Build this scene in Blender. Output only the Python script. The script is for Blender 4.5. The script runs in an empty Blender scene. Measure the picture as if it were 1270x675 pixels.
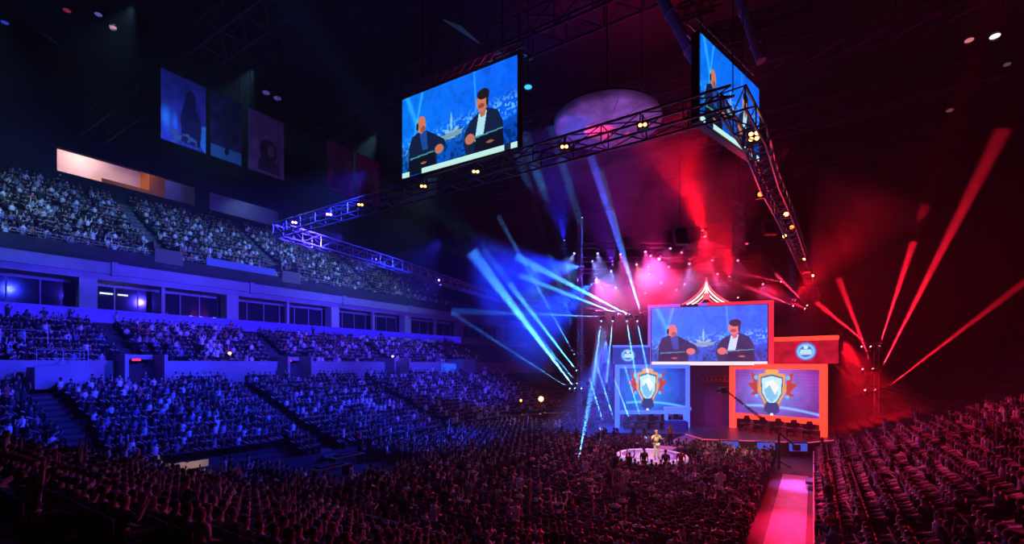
import bpy, bmesh, math, random
import numpy as np
from mathutils import Vector, Matrix
random.seed(11); rng = np.random.default_rng(5)
SC = bpy.context.scene; COL = SC.collection
EYE = 7.3; F = 583.0; HX, HY = 635.0, 452.0
AX = Vector((0.540, 0.8415, 0)).normalized(); BX = Vector((-AX.y, AX.x, 0))
def AB(a, b, z=0.0):                       # arena frame: a along the long axis, b across it
    v = AX*a + BX*b; return Vector((v.x, v.y, z))
def P(px, py, d):                          # a sight line followed to distance d
    return Vector(((px-HX)/F*d, d, EYE-(py-HY)/F*d))
def proj(v): return (HX+v[0]/v[1]*F, HY-(v[2]-EYE)/v[1]*F)
YAW = math.atan2(AX.y, AX.x)

# ------------------------------------------------------------------ materials
MATS = {}
def mat(name, col, rough=.7, metal=0., emit=None, es=1., noise=0., nscale=3., sample=True, alpha=1.):
    if name in MATS: return MATS[name]
    m = bpy.data.materials.new(name); m.use_nodes = True; nt = m.node_tree
    p = nt.nodes['Principled BSDF']
    p.inputs['Base Color'].default_value = (*col, 1); p.inputs['Roughness'].default_value = rough
    p.inputs['Metallic'].default_value = metal; p.inputs['Alpha'].default_value = alpha
    if noise:
        tc = nt.nodes.new('ShaderNodeTexCoord'); n = nt.nodes.new('ShaderNodeTexNoise'); n.inputs['Scale'].default_value = nscale
        n.inputs['Detail'].default_value = 5; r = nt.nodes.new('ShaderNodeValToRGB')
        r.color_ramp.elements[0].position = .3; r.color_ramp.elements[1].position = .75
        r.color_ramp.elements[0].color = (*[c*(1-noise) for c in col], 1); r.color_ramp.elements[1].color = (*[min(1, c*(1+noise)) for c in col], 1)
        nt.links.new(tc.outputs['Object'], n.inputs['Vector']); nt.links.new(n.outputs['Fac'], r.inputs['Fac'])
        nt.links.new(r.outputs['Color'], p.inputs['Base Color'])
        b = nt.nodes.new('ShaderNodeBump'); b.inputs['Strength'].default_value = .15
        nt.links.new(n.outputs['Fac'], b.inputs['Height']); nt.links.new(b.outputs['Normal'], p.inputs['Normal'])
    if emit:
        p.inputs['Emission Color'].default_value = (*emit, 1); p.inputs['Emission Strength'].default_value = es
    m.cycles.emission_sampling = 'AUTO' if (emit and sample) else 'NONE'
    MATS[name] = m; return m
def attr_mat(name, emit=None, rough=.8):
    m = bpy.data.materials.new(name); m.use_nodes = True; nt = m.node_tree; p = nt.nodes['Principled BSDF']
    a = nt.nodes.new('ShaderNodeAttribute'); a.attribute_name = 'Col'
    p.inputs['Roughness'].default_value = rough
    if emit is None: nt.links.new(a.outputs['Color'], p.inputs['Base Color'])
    else:
        p.inputs['Base Color'].default_value = (.01, .01, .01, 1)
        nt.links.new(a.outputs['Color'], p.inputs['Emission Color']); p.inputs['Emission Strength'].default_value = emit
    m.cycles.emission_sampling = 'NONE'
    MATS[name] = m; return m
concrete = mat('stand concrete', (.055, .055, .06), .9, noise=.35, nscale=1.2)
darkcon = mat('dark concrete', (.05, .05, .055), .9, noise=.3, nscale=1.5)
stairc = mat('stair concrete', (.16, .16, .17), .85, noise=.2, nscale=2)
floorm = mat('arena floor', (.035, .035, .04), .6, noise=.3, nscale=.5)
carpet = mat('aisle carpet', (.78, .62, .66), .9, noise=.12, nscale=4)
wallm = mat('arena wall', (.012, .012, .014), .9, noise=.3, nscale=.4)
ceilm = mat('arena ceiling', (.012, .012, .014), .9)
fascia = mat('fascia paint', (.36, .36, .39), .55, noise=.12, nscale=.8)
pillarm = mat('pillar paint', (.42, .42, .45), .6)
steel = mat('roof steel', (.035, .035, .04), .6, .3)
alu = mat('truss aluminium', (.3, .3, .33), .4, .7)
black = mat('black metal', (.02, .02, .022), .45, .4)
blackp = mat('black plastic', (.015, .015, .017), .4)
seatm = mat('seat plastic', (.02, .022, .035), .5)
railm = mat('rail metal', (.6, .6, .63), .35, .7)
tan = mat('tan panel', (.75, .6, .36), .7, noise=.08)
wood = mat('desk wood', (.35, .12, .06), .6, noise=.2)
white = mat('white paint', (.8, .8, .8), .6)
beige = mat('concourse wall', (.75, .62, .56), .8, noise=.12, nscale=.5)
orange = mat('orange wall', (.75, .28, .06), .8)
glass = mat('suite glass', (.05, .05, .08), .08, 0, alpha=.35)
lampw = mat('warm lamp', (.9, .6, .3), .4, 0, (1, .36, .1), 8, sample=False)
lampo = mat('warm orange lamp', (.9, .5, .2), .4, 0, (1, .22, .04), 3, sample=False)

# ------------------------------------------------------------------ mesh builder
class MB:
    def __init__(s): s.v = []; s.f = []; s.m = []
    def add(s, vs, fs, mi=0):
        o = len(s.v); s.v += [tuple(v) for v in vs]; s.f += [tuple(o+i for i in f) for f in fs]; s.m += [mi]*len(fs)
    def box(s, lo, hi, T=None, mi=0):
        x0, y0, z0 = lo; x1, y1, z1 = hi
        vs = [Vector(c) for c in ((x0,y0,z0),(x1,y0,z0),(x1,y1,z0),(x0,y1,z0),(x0,y0,z1),(x1,y0,z1),(x1,y1,z1),(x0,y1,z1))]
        if T is not None: vs = [T @ v for v in vs]
        s.add(vs, [(0,3,2,1),(4,5,6,7),(0,1,5,4),(1,2,6,5),(2,3,7,6),(3,0,4,7)], mi)
    def tube(s, p0, p1, r0, r1=None, n=6, mi=0):
        r1 = r0 if r1 is None else r1; p0 = Vector(p0); p1 = Vector(p1); d = (p1-p0)
        q = d.to_track_quat('Z', 'Y'); vs = []
        for p, r in ((p0, r0), (p1, r1)):
            for k in range(n):
                a = 2*math.pi*k/n; vs.append(p + q @ Vector((r*math.cos(a), r*math.sin(a), 0)))
        s.add(vs, [(k, (k+1)%n, n+(k+1)%n, n+k) for k in range(n)] + [tuple(range(n))[::-1], tuple(range(n, 2*n))], mi)
    def path(s, pts, r, n=6, mi=0):
        for a, b in zip(pts[:-1], pts[1:]): s.tube(a, b, r, n=n, mi=mi)
    def lathe(s, prof, n=24, c=(0,0,0), mi=0, sx=1, sy=1):
        vs = []; m = len(prof)
        for k in range(n):
            a = 2*math.pi*k/n
            for r, z in prof: vs.append((c[0]+sx*r*math.cos(a), c[1]+sy*r*math.sin(a), c[2]+z))
        fs = [(k*m+i, ((k+1)%n)*m+i, ((k+1)%n)*m+i+1, k*m+i+1) for k in range(n) for i in range(m-1)]
        s.add(vs, fs, mi)
    def build(s, name, mats, parent=None, smooth=False):
        me = bpy.data.meshes.new(name); me.from_pydata(s.v, [], s.f)
        mats = mats if isinstance(mats, (list, tuple)) else [mats]
        for m in mats: me.materials.append(m)
        if len(mats) > 1: me.polygons.foreach_set('material_index', s.m)
        if smooth: me.polygons.foreach_set('use_smooth', [True]*len(s.f))
        me.update(); return link(name, me, parent)
def link(name, me, parent=None):
    o = bpy.data.objects.new(name, me); COL.objects.link(o)
    if parent is not None: o.parent = parent
    return o
def tag(o, label=None, cat=None, group=None, kind=None):
    if label: o['label'] = label
    if cat: o['category'] = cat
    if group: o['group'] = group
    if kind: o['kind'] = kind
    return o
def empty(name, loc, label, cat, group=None, rz=0., q=None):
    o = bpy.data.objects.new(name, None); COL.objects.link(o); o.location = loc; o.empty_display_size = .1
    if q is not None: o.rotation_mode = 'QUATERNION'; o.rotation_quaternion = q
    else: o.rotation_euler = (0, 0, rz)
    return tag(o, label, cat, group)
def struct(o): o['kind'] = 'structure'; return o
def MAB():                                   # matrix: local (a, b, z) -> world
    return Matrix(((AX.x, BX.x, 0, 0), (AX.y, BX.y, 0, 0), (0, 0, 1, 0), (0, 0, 0, 1)))
TAB = MAB()
def abbox(mb, a0, a1, b0, b1, z0, z1, mi=0): mb.box((a0, b0, z0), (a1, b1, z1), TAB, mi)

# ------------------------------------------------------------------ camera, haze
cam = bpy.data.cameras.new('camera'); co = bpy.data.objects.new('camera', cam); COL.objects.link(co)
co.location = (0, 0, EYE); co.rotation_euler = (math.pi/2, 0, 0); cam.sensor_width = 36; cam.lens = 36*F/1270
cam.shift_y = (HY-337.5)/1270; cam.clip_end = 400; SC.camera = co
vs = SC.view_settings; vs.view_transform = 'Standard'; vs.look = 'None'; vs.gamma = 1; vs.exposure = 0; vs.use_curve_mapping = False
w = bpy.data.worlds.new('world'); SC.world = w; w.use_nodes = True; nt = w.node_tree; nt.nodes.clear()
wo = nt.nodes.new('ShaderNodeOutputWorld'); wv = nt.nodes.new('ShaderNodeVolumeScatter'); wv.inputs['Density'].default_value = .0016
wv.inputs['Anisotropy'].default_value = .2
nt.links.new(wv.outputs[0], wo.inputs['Volume'])
SC.cycles.max_bounces = 4; SC.cycles.diffuse_bounces = 2; SC.cycles.glossy_bounces = 2; SC.cycles.volume_bounces = 0
SC.cycles.transparent_max_bounces = 12; SC.cycles.use_denoising = True; SC.cycles.sample_clamp_indirect = 3

# ------------------------------------------------------------------ lights
def aim(o, tgt): o.rotation_euler = (Vector(tgt)-o.location).to_track_quat('-Z', 'Y').to_euler()
def spot(name, loc, tgt, col, W, deg, blend=.6, r=.15):
    L = bpy.data.lights.new(name, 'SPOT'); L.energy = W; L.color = col; L.spot_size = math.radians(deg); L.spot_blend = blend; L.shadow_soft_size = r
    o = bpy.data.objects.new(name, L); COL.objects.link(o); o.location = loc; aim(o, tgt); return o
def point(name, loc, col, W, r=.1):
    L = bpy.data.lights.new(name, 'POINT'); L.energy = W; L.color = col; L.shadow_soft_size = r
    o = bpy.data.objects.new(name, L); COL.objects.link(o); o.location = loc; return o
BLUE = (.02, .03, 1); CYAN = (.12, .55, 1); RED = (1, .004, .02); DEEP = (.02, .02, 1)

# ================================================================== SETTING
mb = MB(); abbox(mb, -12, 112, -45, 92, -.3, 0); struct(mb.build('floor', floorm))
mb = MB(); abbox(mb, -12, 112, -45, 92, 38, 38.4); struct(mb.build('ceiling', ceilm))
mb = MB(); abbox(mb, 110, 111, -45, 92, 0, 38); struct(mb.build('wall_back', wallm))
mb = MB(); abbox(mb, -12, 110, -45, -44, 0, 38); struct(mb.build('wall_right', wallm))
mb = MB(); abbox(mb, -12, 110, 84, 85, 0, 38); struct(mb.build('wall_left', wallm))
mb = MB(); abbox(mb, 13, 36, .28, 1.72, 0.0, .02); o = mb.build('aisle_carpet', carpet)
tag(o, 'pale aisle strip lit red between the floor crowd and the red-lit stand', 'carpet')

# stand profiles: list of (s0, s1, z) treads
ROW = .875
LOW = [(i*ROW, (i+1)*ROW, .6+i*.3125) for i in range(16)]
WALK = [(14, 16, 5.6)]
MID = [(16+i*.9, 16+(i+1)*.9, 7.0+i*.42) for i in range(9)]
UPP = [(27.2+i*.87, 27.2+(i+1)*.87, 18.0+i*.6) for i in range(16)]
def terrace(name, rows, side, a0, a1, m, skirt=None, closed=True):
    """stepped slab: side +1 rises towards +b from 31, side -1 rises towards -b from 1"""
    mb = MB(); B = (lambda s: 31+s) if side > 0 else (lambda s: -s)
    for s0, s1, z in rows:
        zb = 0 if skirt is None else z-skirt
        b0, b1 = sorted((B(s0), B(s1)+(0.001*side)))
        abbox(mb, a0, a1, b0, b1, zb, z)
    return struct(mb.build(name, m))
terrace('grandstand', LOW+WALK, 1, 2, 92, concrete)
terrace('grandstand', MID, 1, 2, 92, concrete)
terrace('grandstand', UPP, 1, 2, 92, darkcon, skirt=1.2)
terrace('grandstand', LOW+WALK, -1, 3, 92, concrete)
terrace('grandstand', MID, -1, 41, 92, darkcon)
mb = MB()                                                # near end rows, rising back towards the viewer
for i in range(14): abbox(mb, 12-(i+1)*ROW, 12-i*ROW, -6, 45, 0, .6+i*.3125)
struct(mb.build('grandstand', concrete))
# far end
mb = MB()
for i in range(14): abbox(mb, 92+i*ROW, 92+(i+1)*ROW, 1, 31, 0, 1.5+i*.5)
struct(mb.build('grandstand', darkcon))
STAIRS = [9.5, 22.5, 36.5, 52, 67]
for A in STAIRS:
    mb = MB()
    for s0, s1, z in LOW: abbox(mb, A-.6, A+.6, 31+s0-.4, 31+s0, z-.31, z-.15)
    struct(mb.build('stairs', stairc))
    mb = MB()
    for s0, s1, z in UPP:
        abbox(mb, A-.65, A+.65, 31+s0-.42, 31+s0, z-.6, z-.3); abbox(mb, A-.65, A+.65, 31+s0, 31+s1, z-.01, z+.01)
    struct(mb.build('stairs', stairc))
for A in (20, 33):
    mb = MB()
    for s0, s1, z in LOW: abbox(mb, A-.6, A+.6, -s0, -s0+.4, z-.31, z-.15)
    struct(mb.build('stairs', stairc))
# cross-aisle parapets with portals between them
PORT = [16, 29.5, 44, 58]
edges = [2]+[x for p in PORT for x in (p-1.2, p+1.2)]+[92]
mb = MB()
for k in range(0, len(edges), 2): abbox(mb, edges[k], edges[k+1], 46.9, 47.1, 5.6, 7.6)
struct(mb.build('trim_1', fascia))
for p in PORT:
    mb = MB()
    abbox(mb, p-1.45, p-1.2, 45.2, 48.5, 5.6, 8.1); abbox(mb, p+1.2, p+1.45, 45.2, 48.5, 5.6, 8.1)
    abbox(mb, p-1.2, p+1.2, 47.4, 48.5, 7.7, 8.1); abbox(mb, p-1.2, p+1.2, 48.3, 48.5, 5.6, 7.8, 1)
    struct(mb.build('portal', [fascia, ceilm]))
    t = empty('exit_sign', AB(p, 47.35, 7.55), None, None)
    m_ = MB(); m_.box((-.35, -.04, 0), (.35, .04, .26)); m_.build('housing', blackp, t)
    m_ = MB(); m_.box((-.31, -.045, .03), (.31, -.04, .23)); m_.build('lit_face', mat('exit red', (.4, .02, .02), .5, 0, (1, .04, .03), 1.2, sample=False), t)
    t.rotation_euler = (0, 0, YAW)
    tag(t, 'small red exit sign over a portal of the cross aisle', 'sign', 'red exit signs along the cross aisle')

# suite level, left side
mb = MB(); abbox(mb, 2, 92, 55.0, 57.4, 10.0, 11.1); abbox(mb, 2, 92, 57.3, 57.5, 11.1, 12.1); struct(mb.build('trim_2', darkcon))
ledge_glow = mat('glowing ledge front', (.05, .05, .3), .5, 0, (.018, .008, .62), 1.0, noise=0)  # emission stands in for the blue light falling on the ledge front
mb = MB(); abbox(mb, 2, 68, 54.86, 54.98, 11.15, 12.35); struct(mb.build('trim_3', ledge_glow))
mb = MB(); abbox(mb, 2, 92, 55, 55.2, 10, 12.3); struct(mb.build('trim_4', fascia))
mb = MB(); abbox(mb, 2, 92, 59.4, 59.6, 12.1, 15.4); abbox(mb, 2, 92, 57.4, 59.6, 12.0, 12.1); struct(mb.build('wall_suite', wallm))
mb = MB()
abbox(mb, 2, 92, 56.3, 60, 15.25, 15.5); abbox(mb, 2, 92, 56.3, 56.5, 15.5, 15.9); abbox(mb, 2, 92, 56.1, 56.3, 15.85, 16.9)
for k in range(7): abbox(mb, 4+13*k, 4.5+13*k, 55.9, 56.12, 15.7, 17.0)
struct(mb.build('trim_5', fascia))
mb = MB(); abbox(mb, 2, 92, 56.4, 58.3, 16.9, 17.4); abbox(mb, 2, 92, 58, 58.2, 17.3, 18.6); struct(mb.build('trim_6', darkcon))
PILL = [1.4, 15.4, 28.2, 42, 56, 70, 84]
for p in PILL:
    mb = MB(); abbox(mb, p-.65, p+.65, 56.3, 57.7, 12.1, 15.3); struct(mb.build('pillar', pillarm))
for p in [8, 21.4, 35.1, 49, 63, 77]:
    mb = MB(); abbox(mb, p-.16, p+.16, 56.5, 57, 12.1, 15.3); struct(mb.build('pillar', pillarm))
for k in range(len(PILL)-1):
    a0, a1 = PILL[k]+.65, PILL[k+1]-.65
    mb = MB(); n = 6
    for j in range(n+1):
        x = a0+(a1-a0)*j/n; abbox(mb, x-.05, x+.05, 58.4, 58.5, 12.1, 15.25)
    abbox(mb, a0, a1, 58.4, 58.5, 12.1, 12.3); abbox(mb, a0, a1, 58.4, 58.5, 14.9, 15.25)
    wn = struct(mb.build('window_%d' % (k+1), pillarm))
    mb = MB(); abbox(mb, a0, a1, 58.44, 58.46, 12.3, 14.9); mb.build('pane', glass, wn)
# right side: suite facade, unlit
mb = MB(); abbox(mb, 41, 92, -25.2, -25, 10.6, 12.3); abbox(mb, 41, 92, -27, -25.2, 12.1, 12.2); struct(mb.build('trim_7', fascia))
mb = MB(); abbox(mb, 20, 92, -26.5, -26.3, 15.3, 17); abbox(mb, 20, 92, -29, -26.5, 15.3, 15.5); struct(mb.build('trim_8', fascia))
mb = MB(); abbox(mb, 20, 92, -29.2, -29, 10, 38); struct(mb.build('wall_upper_right', wallm))
mb = MB()
for i in range(6): abbox(mb, 45, 70, -19-i*.9, -18-i*.9, 7, 8+.5*i)
struct(mb.build('grandstand', darkcon))
# upper deck back wall with open concourse
mb = MB()
abbox(mb, 2, 92, 72.2, 72.5, 26, 29.3); abbox(mb, 2, 92, 72.2, 72.6, 32, 38); abbox(mb, 2, 17, 72.2, 72.5, 29.3, 32)
abbox(mb, 31.2, 33, 72.2, 72.5, 29.3, 32); abbox(mb, 45, 92, 72.2, 72.5, 29.3, 32)
struct(mb.build('wall_concourse', wallm))
mb = MB(); abbox(mb, 16, 26.5, 77, 77.2, 28, 33.5); abbox(mb, 16, 46, 72.5, 77, 28.2, 28.4); struct(mb.build('wall_lobby', beige))
mb = MB(); abbox(mb, 26.5, 28.3, 74.2, 77.2, 28.4, 33.5); abbox(mb, 21.5, 28.2, 73.9, 74.1, 28.4, 30.3); struct(mb.build('wall_orange', orange))
mb = MB(); abbox(mb, 28.3, 46, 77, 77.2, 28, 33.5); struct(mb.build('wall_lobby_grey', fascia))
mb = MB(); abbox(mb, 2, 92, 72.6, 84, 33.4, 33.6); struct(mb.build('ceiling_lobby', ceilm))
spot('lobby_light', AB(20, 74, 33), AB(20.5, 77, 30.5), (1, .66, .6), 800, 150)
spot('lobby_light', AB(24.5, 73, 33), AB(26, 75, 29), (1, .6, .35), 150, 150)
spot('lobby_light', AB(29.5, 74.5, 33), AB(30, 77, 30.5), (.3, .35, 1), 60, 150)
spot('lobby_light', AB(40, 74, 33), AB(41, 77, 30), (.25, .45, 1), 130, 150)

# ================================================================== PEOPLE
def ringloft(V, Fc, C, pts, col, n=6):
    """pts: (x, y, z, rx, ry, axis) rings; axis 'z' flat ring, 'y' ring facing y"""
    base = len(V)
    for (x, y, z, rx, ry, ax) in pts:
        for k in range(n):
            a = 2*math.pi*(k+.5)/n; c, s = math.cos(a), math.sin(a)
            V.append((x+rx*c, y+ry*s, z) if ax == 'z' else (x+rx*c, y, z+ry*s) if ax == 'y' else (x, y+rx*c, z+ry*s))
    m = len(pts)
    for i in range(m-1):
        for k in range(n):
            Fc.append((base+i*n+k, base+i*n+(k+1)%n, base+(i+1)*n+(k+1)%n, base+(i+1)*n+k)); C.append(col)
    for e, o in ((0, 1), (m-1, 0)):
        Fc.append((base+e*n, base+e*n+1, base+e*n+2, base+e*n+3)); C.append(col)
        Fc.append((base+e*n, base+e*n+3, base+e*n+4, base+e*n+5)); C.append(col)
def crude(pose):
    V, Fc, C = [], [], []
    st = pose in ('stand', 'cheer'); h = .48 if st else 0
    ringloft(V, Fc, C, [(0,-.02,.42+h,.17,.13,'z'),(0,-.03,.62+h,.15,.11,'z'),(0,-.01,.88+h,.19,.12,'z'),(0,0,1.02+h,.17,.09,'z'),(0,.01,1.07+h,.06,.06,'z')], 1)
    ringloft(V, Fc, C, [(0,.01,1.05+h,.055,.055,'z'),(0,.03,1.13+h,.07,.085,'z'),(0,.03,1.20+h,.08,.1,'z')], 0)
    ringloft(V, Fc, C, [(0,.01,1.19+h,.088,.105,'z'),(0,0,1.28+h,.075,.09,'z'),(0,0,1.325+h,.03,.04,'z')], 3)
    for s in (-1, 1):
        if st: ringloft(V, Fc, C, [(.09*s,0,.92,.09,.1,'z'),(.1*s,.02,.5,.065,.07,'z'),(.11*s,0,.05,.045,.06,'z')], 2)
        else:
            ringloft(V, Fc, C, [(.1*s,0,.5,.09,.08,'y'),(.12*s,.45,.52,.065,.065,'y')], 2)
            ringloft(V, Fc, C, [(.12*s,.43,.5,.06,.06,'z'),(.12*s,.42,.04,.045,.06,'z')], 2)
        sx = .22*s
        if pose in ('cheer', 'raise'):
            ringloft(V, Fc, C, [(sx,0,.98+h,.05,.05,'z'),(sx*1.25,.12,1.2+h,.045,.045,'z')], 1)
            ringloft(V, Fc, C, [(sx*1.25,.12,1.2+h,.04,.04,'z'),(sx*1.1,.12,1.5+h,.04,.03,'z')], 0)
        else:
            ringloft(V, Fc, C, [(sx,0,1.0+h,.055,.055,'z'),(sx*1.12,-.02,.72+h,.045,.05,'z')], 1)
            e = (.1*s if pose == 'clap' else .17*s, .3, (.9 if pose == 'clap' else .6)+h)
            ringloft(V, Fc, C, [(sx*1.12,0,.72+h,.042,.042,'y'),(e[0],e[1],e[2],.035,.045,'y')], 0)
    return np.array(V), np.array(Fc), np.array(C)
CRUDE = [crude(p) for p in ('sit', 'clap', 'raise', 'stand', 'cheer')]
SKIN = [(.62,.42,.33),(.5,.32,.24),(.35,.2,.14),(.7,.5,.42)]
SHIRT = [(.012,.012,.015),(.02,.02,.03),(.03,.03,.05),(.06,.06,.07),(.25,.25,.27),(.85,.85,.87),(.75,.75,.78),(.5,.1,.08),(.15,.2,.35),(.45,.45,.48)]
SHW = [26,20,14,8,5,10,5,3,5,4]
PANTS = [(.012,.012,.015),(.02,.03,.06),(.04,.035,.03)]
HAIR = [(.015,.01,.008),(.04,.02,.01),(.2,.12,.05),(.01,.01,.01)]
HOLD = []   # individuals chosen later
people = []  # (x, y, z, yaw, section, pose)
STAGEC = Vector((12, 36, 0))
def addp(pos, rowdir, sec, pstand=.03):
    v = pos; 
    if v.y < 9: return
    px, py = proj((v.x, v.y, v.z+1.0))
    if not (-40 < px < 1310 and -30 < py < 720): return
    d = STAGEC-v; d.z = 0; yw = math.atan2(d.y, d.x); yr = math.atan2(rowdir.y, rowdir.x)
    df = (yw-yr+math.pi) % (2*math.pi)-math.pi; yw = yr+max(-.9, min(.9, df*.7))+random.gauss(0, .15)
    r = random.random(); pose = 3 if r < pstand else 4 if r < pstand*1.4 else 2 if r < pstand*1.4+.05 else 1 if r < .25 else 0
    people.append((v.x, v.y, v.z, yw-math.pi/2, sec, pose, yr-math.pi/2))
def fill(rows, side, a0, a1, gaps, sec, occ, skip=None, pstand=.03):
    for s0, s1, z in rows:
        s = (s0+s1)/2+.08; b = 31+s if side > 0 else -s; a = a0+random.uniform(0, .5)
        while a < a1:
            if all(abs(a-g) > 0.85 for g in gaps) and random.random() < occ and not (skip and skip(a, b)):
                addp(AB(a+random.uniform(-.05, .05), b, z), -BX*side, sec, pstand)
            a += .54
near_h = lambda a: .6+.357*(12-a)
sk_ctrl = lambda a, b: (10.8 < a < 20.5 and 29.5 < b < 33)
sk_corner = lambda a, b: (a < 12 and .6+.357*(b-31) < near_h(a)) or sk_ctrl(a, b) or (b > 44 and any(abs(a-p) < 1.7 for p in PORT))
fill(LOW, 1, 3, 64, STAIRS, 'left', .93, sk_corner)
fill(MID, 1, 2, 66, PORT, 'mid', .9, lambda a, b: (b < 49.2 and any(abs(a-p) < 1.7 for p in PORT)))
fill(UPP, 1, 2, 70, STAIRS, 'upper', .88)
fill([(26.3, 27.0, 11.1)], 1, 4, 66, PILL, 'suite', .6)
fill(LOW, -1, 4, 41.5, (20, 33), 'right', .93)
for i in range(14):
    a = 12-(i+.5)*ROW-.08; b = 2.1
    while b < 31+max(0, (near_h(a)-.6)/.357):
        if random.random() < .92: addp(AB(a, b, .6+i*.3125), AX, 'near')
        b += .54
def floor_free(a, b):
    x, y = AB(a, b).x, AB(a, b).y
    if b < 2.0: return False
    if (x-9.9)**2+(y-33.5)**2 < 3.7**2: return False      # round stage
    if 26.4 < y-0 and y < 33 and abs(x-9.7) < 1.2 and y > 30: return False
    if a > 40 and b < 21.5: return False                      # main stage
    if 17 < a < 24.5 and 22 < b < 30.5: return False          # production area
    if a > 62: return False
    if abs(b-16) < .8 and a < 30: return False
    if a > 46 and b > 24: return False                      # crew area
    return True
a = 13.4
while a < 61:
    b = .3
    while b < 30.4:
        if floor_free(a, b) and random.random() < .93: addp(AB(a+random.uniform(-.07, .07), b, 0), AX, 'floor', .05)
        b += .55
    a += .95
# nearest 290 are individuals
def big(p): return p[1]
order = sorted(range(len(people)), key=lambda i: big(people[i]))
vis = [i for i in order if (lambda q: 4 < q[0] < 1266 and 250 < q[1] < 668)(proj((people[i][0], people[i][1], people[i][2]+1.15)))]
IND = vis[:285]; inds = set(IND)
VV, FF, CC = [], [], []; off = 0
SV = np.array([(x,y,z) for (lo,hi) in (((-.23,-.22,.40),(.23,.22,.45)),((-.23,-.27,.42),(.23,-.21,.98)),((-.04,-.1,0),(.04,.0,.4))) for x,y,z in
    ((lo[0],lo[1],lo[2]),(hi[0],lo[1],lo[2]),(hi[0],hi[1],lo[2]),(lo[0],hi[1],lo[2]),(lo[0],lo[1],hi[2]),(hi[0],lo[1],hi[2]),(hi[0],hi[1],hi[2]),(lo[0],hi[1],hi[2]))])
SF = np.array([tuple(8*k+i for i in f) for k in range(3) for f in ((0,3,2,1),(4,5,6,7),(0,1,5,4),(1,2,6,5),(2,3,7,6),(3,0,4,7))])
sv, sf = [], []; soff = 0
def xf(V, x, y, z, yaw, sc=1):
    c, s = math.cos(yaw), math.sin(yaw); W = V*sc
    return np.stack([W[:,0]*c-W[:,1]*s+x, W[:,0]*s+W[:,1]*c+y, W[:,2]+z], 1)
for i, (x, y, z, yaw, sec, pose, yr) in enumerate(people):
    sv.append(xf(SV, x, y, z, yr)); sf.append(SF+soff); soff += len(SV)
    if i in inds: continue
    V, Fc, C = CRUDE[pose]
    VV.append(xf(V, x, y, z, yaw, random.uniform(.93, 1.07))); FF.append(Fc+off); off += len(V)
    pal = np.array([random.choice(SKIN), random.choices(SHIRT, SHW)[0], random.choice(PANTS), random.choice(HAIR)])
    CC.append(pal[C])
def bigmesh(name, V, Fq, cols, m):
    V = np.concatenate(V).astype(np.float32); Fq = np.concatenate(Fq).astype(np.int32)
    me = bpy.data.meshes.new(name); me.vertices.add(len(V)); me.vertices.foreach_set('co', V.ravel())
    me.loops.add(Fq.size); me.loops.foreach_set('vertex_index', Fq.ravel())
    me.polygons.add(len(Fq)); me.polygons.foreach_set('loop_start', np.arange(0, Fq.size, 4, dtype=np.int32))
    me.update(calc_edges=True)
    if cols is not None:
        c = np.repeat(np.concatenate(cols), 4, axis=0); c = np.concatenate([c, np.ones((len(c), 1))], 1).astype(np.float32)
        at = me.attributes.new('Col', 'FLOAT_COLOR', 'CORNER'); at.data.foreach_set('color', c.ravel())
    me.materials.append(m); return link(name, me)
crowd = bigmesh('crowd', VV, FF, CC, attr_mat('clothes and skin'))
tag(crowd, 'dense crowd of spectators filling the stands and the arena floor', 'crowd', kind='stuff')
st = bigmesh('stadium_seating', sv, sf, None, seatm)
tag(st, 'rows of dark plastic seats under the spectators', 'seating', kind='stuff')

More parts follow.
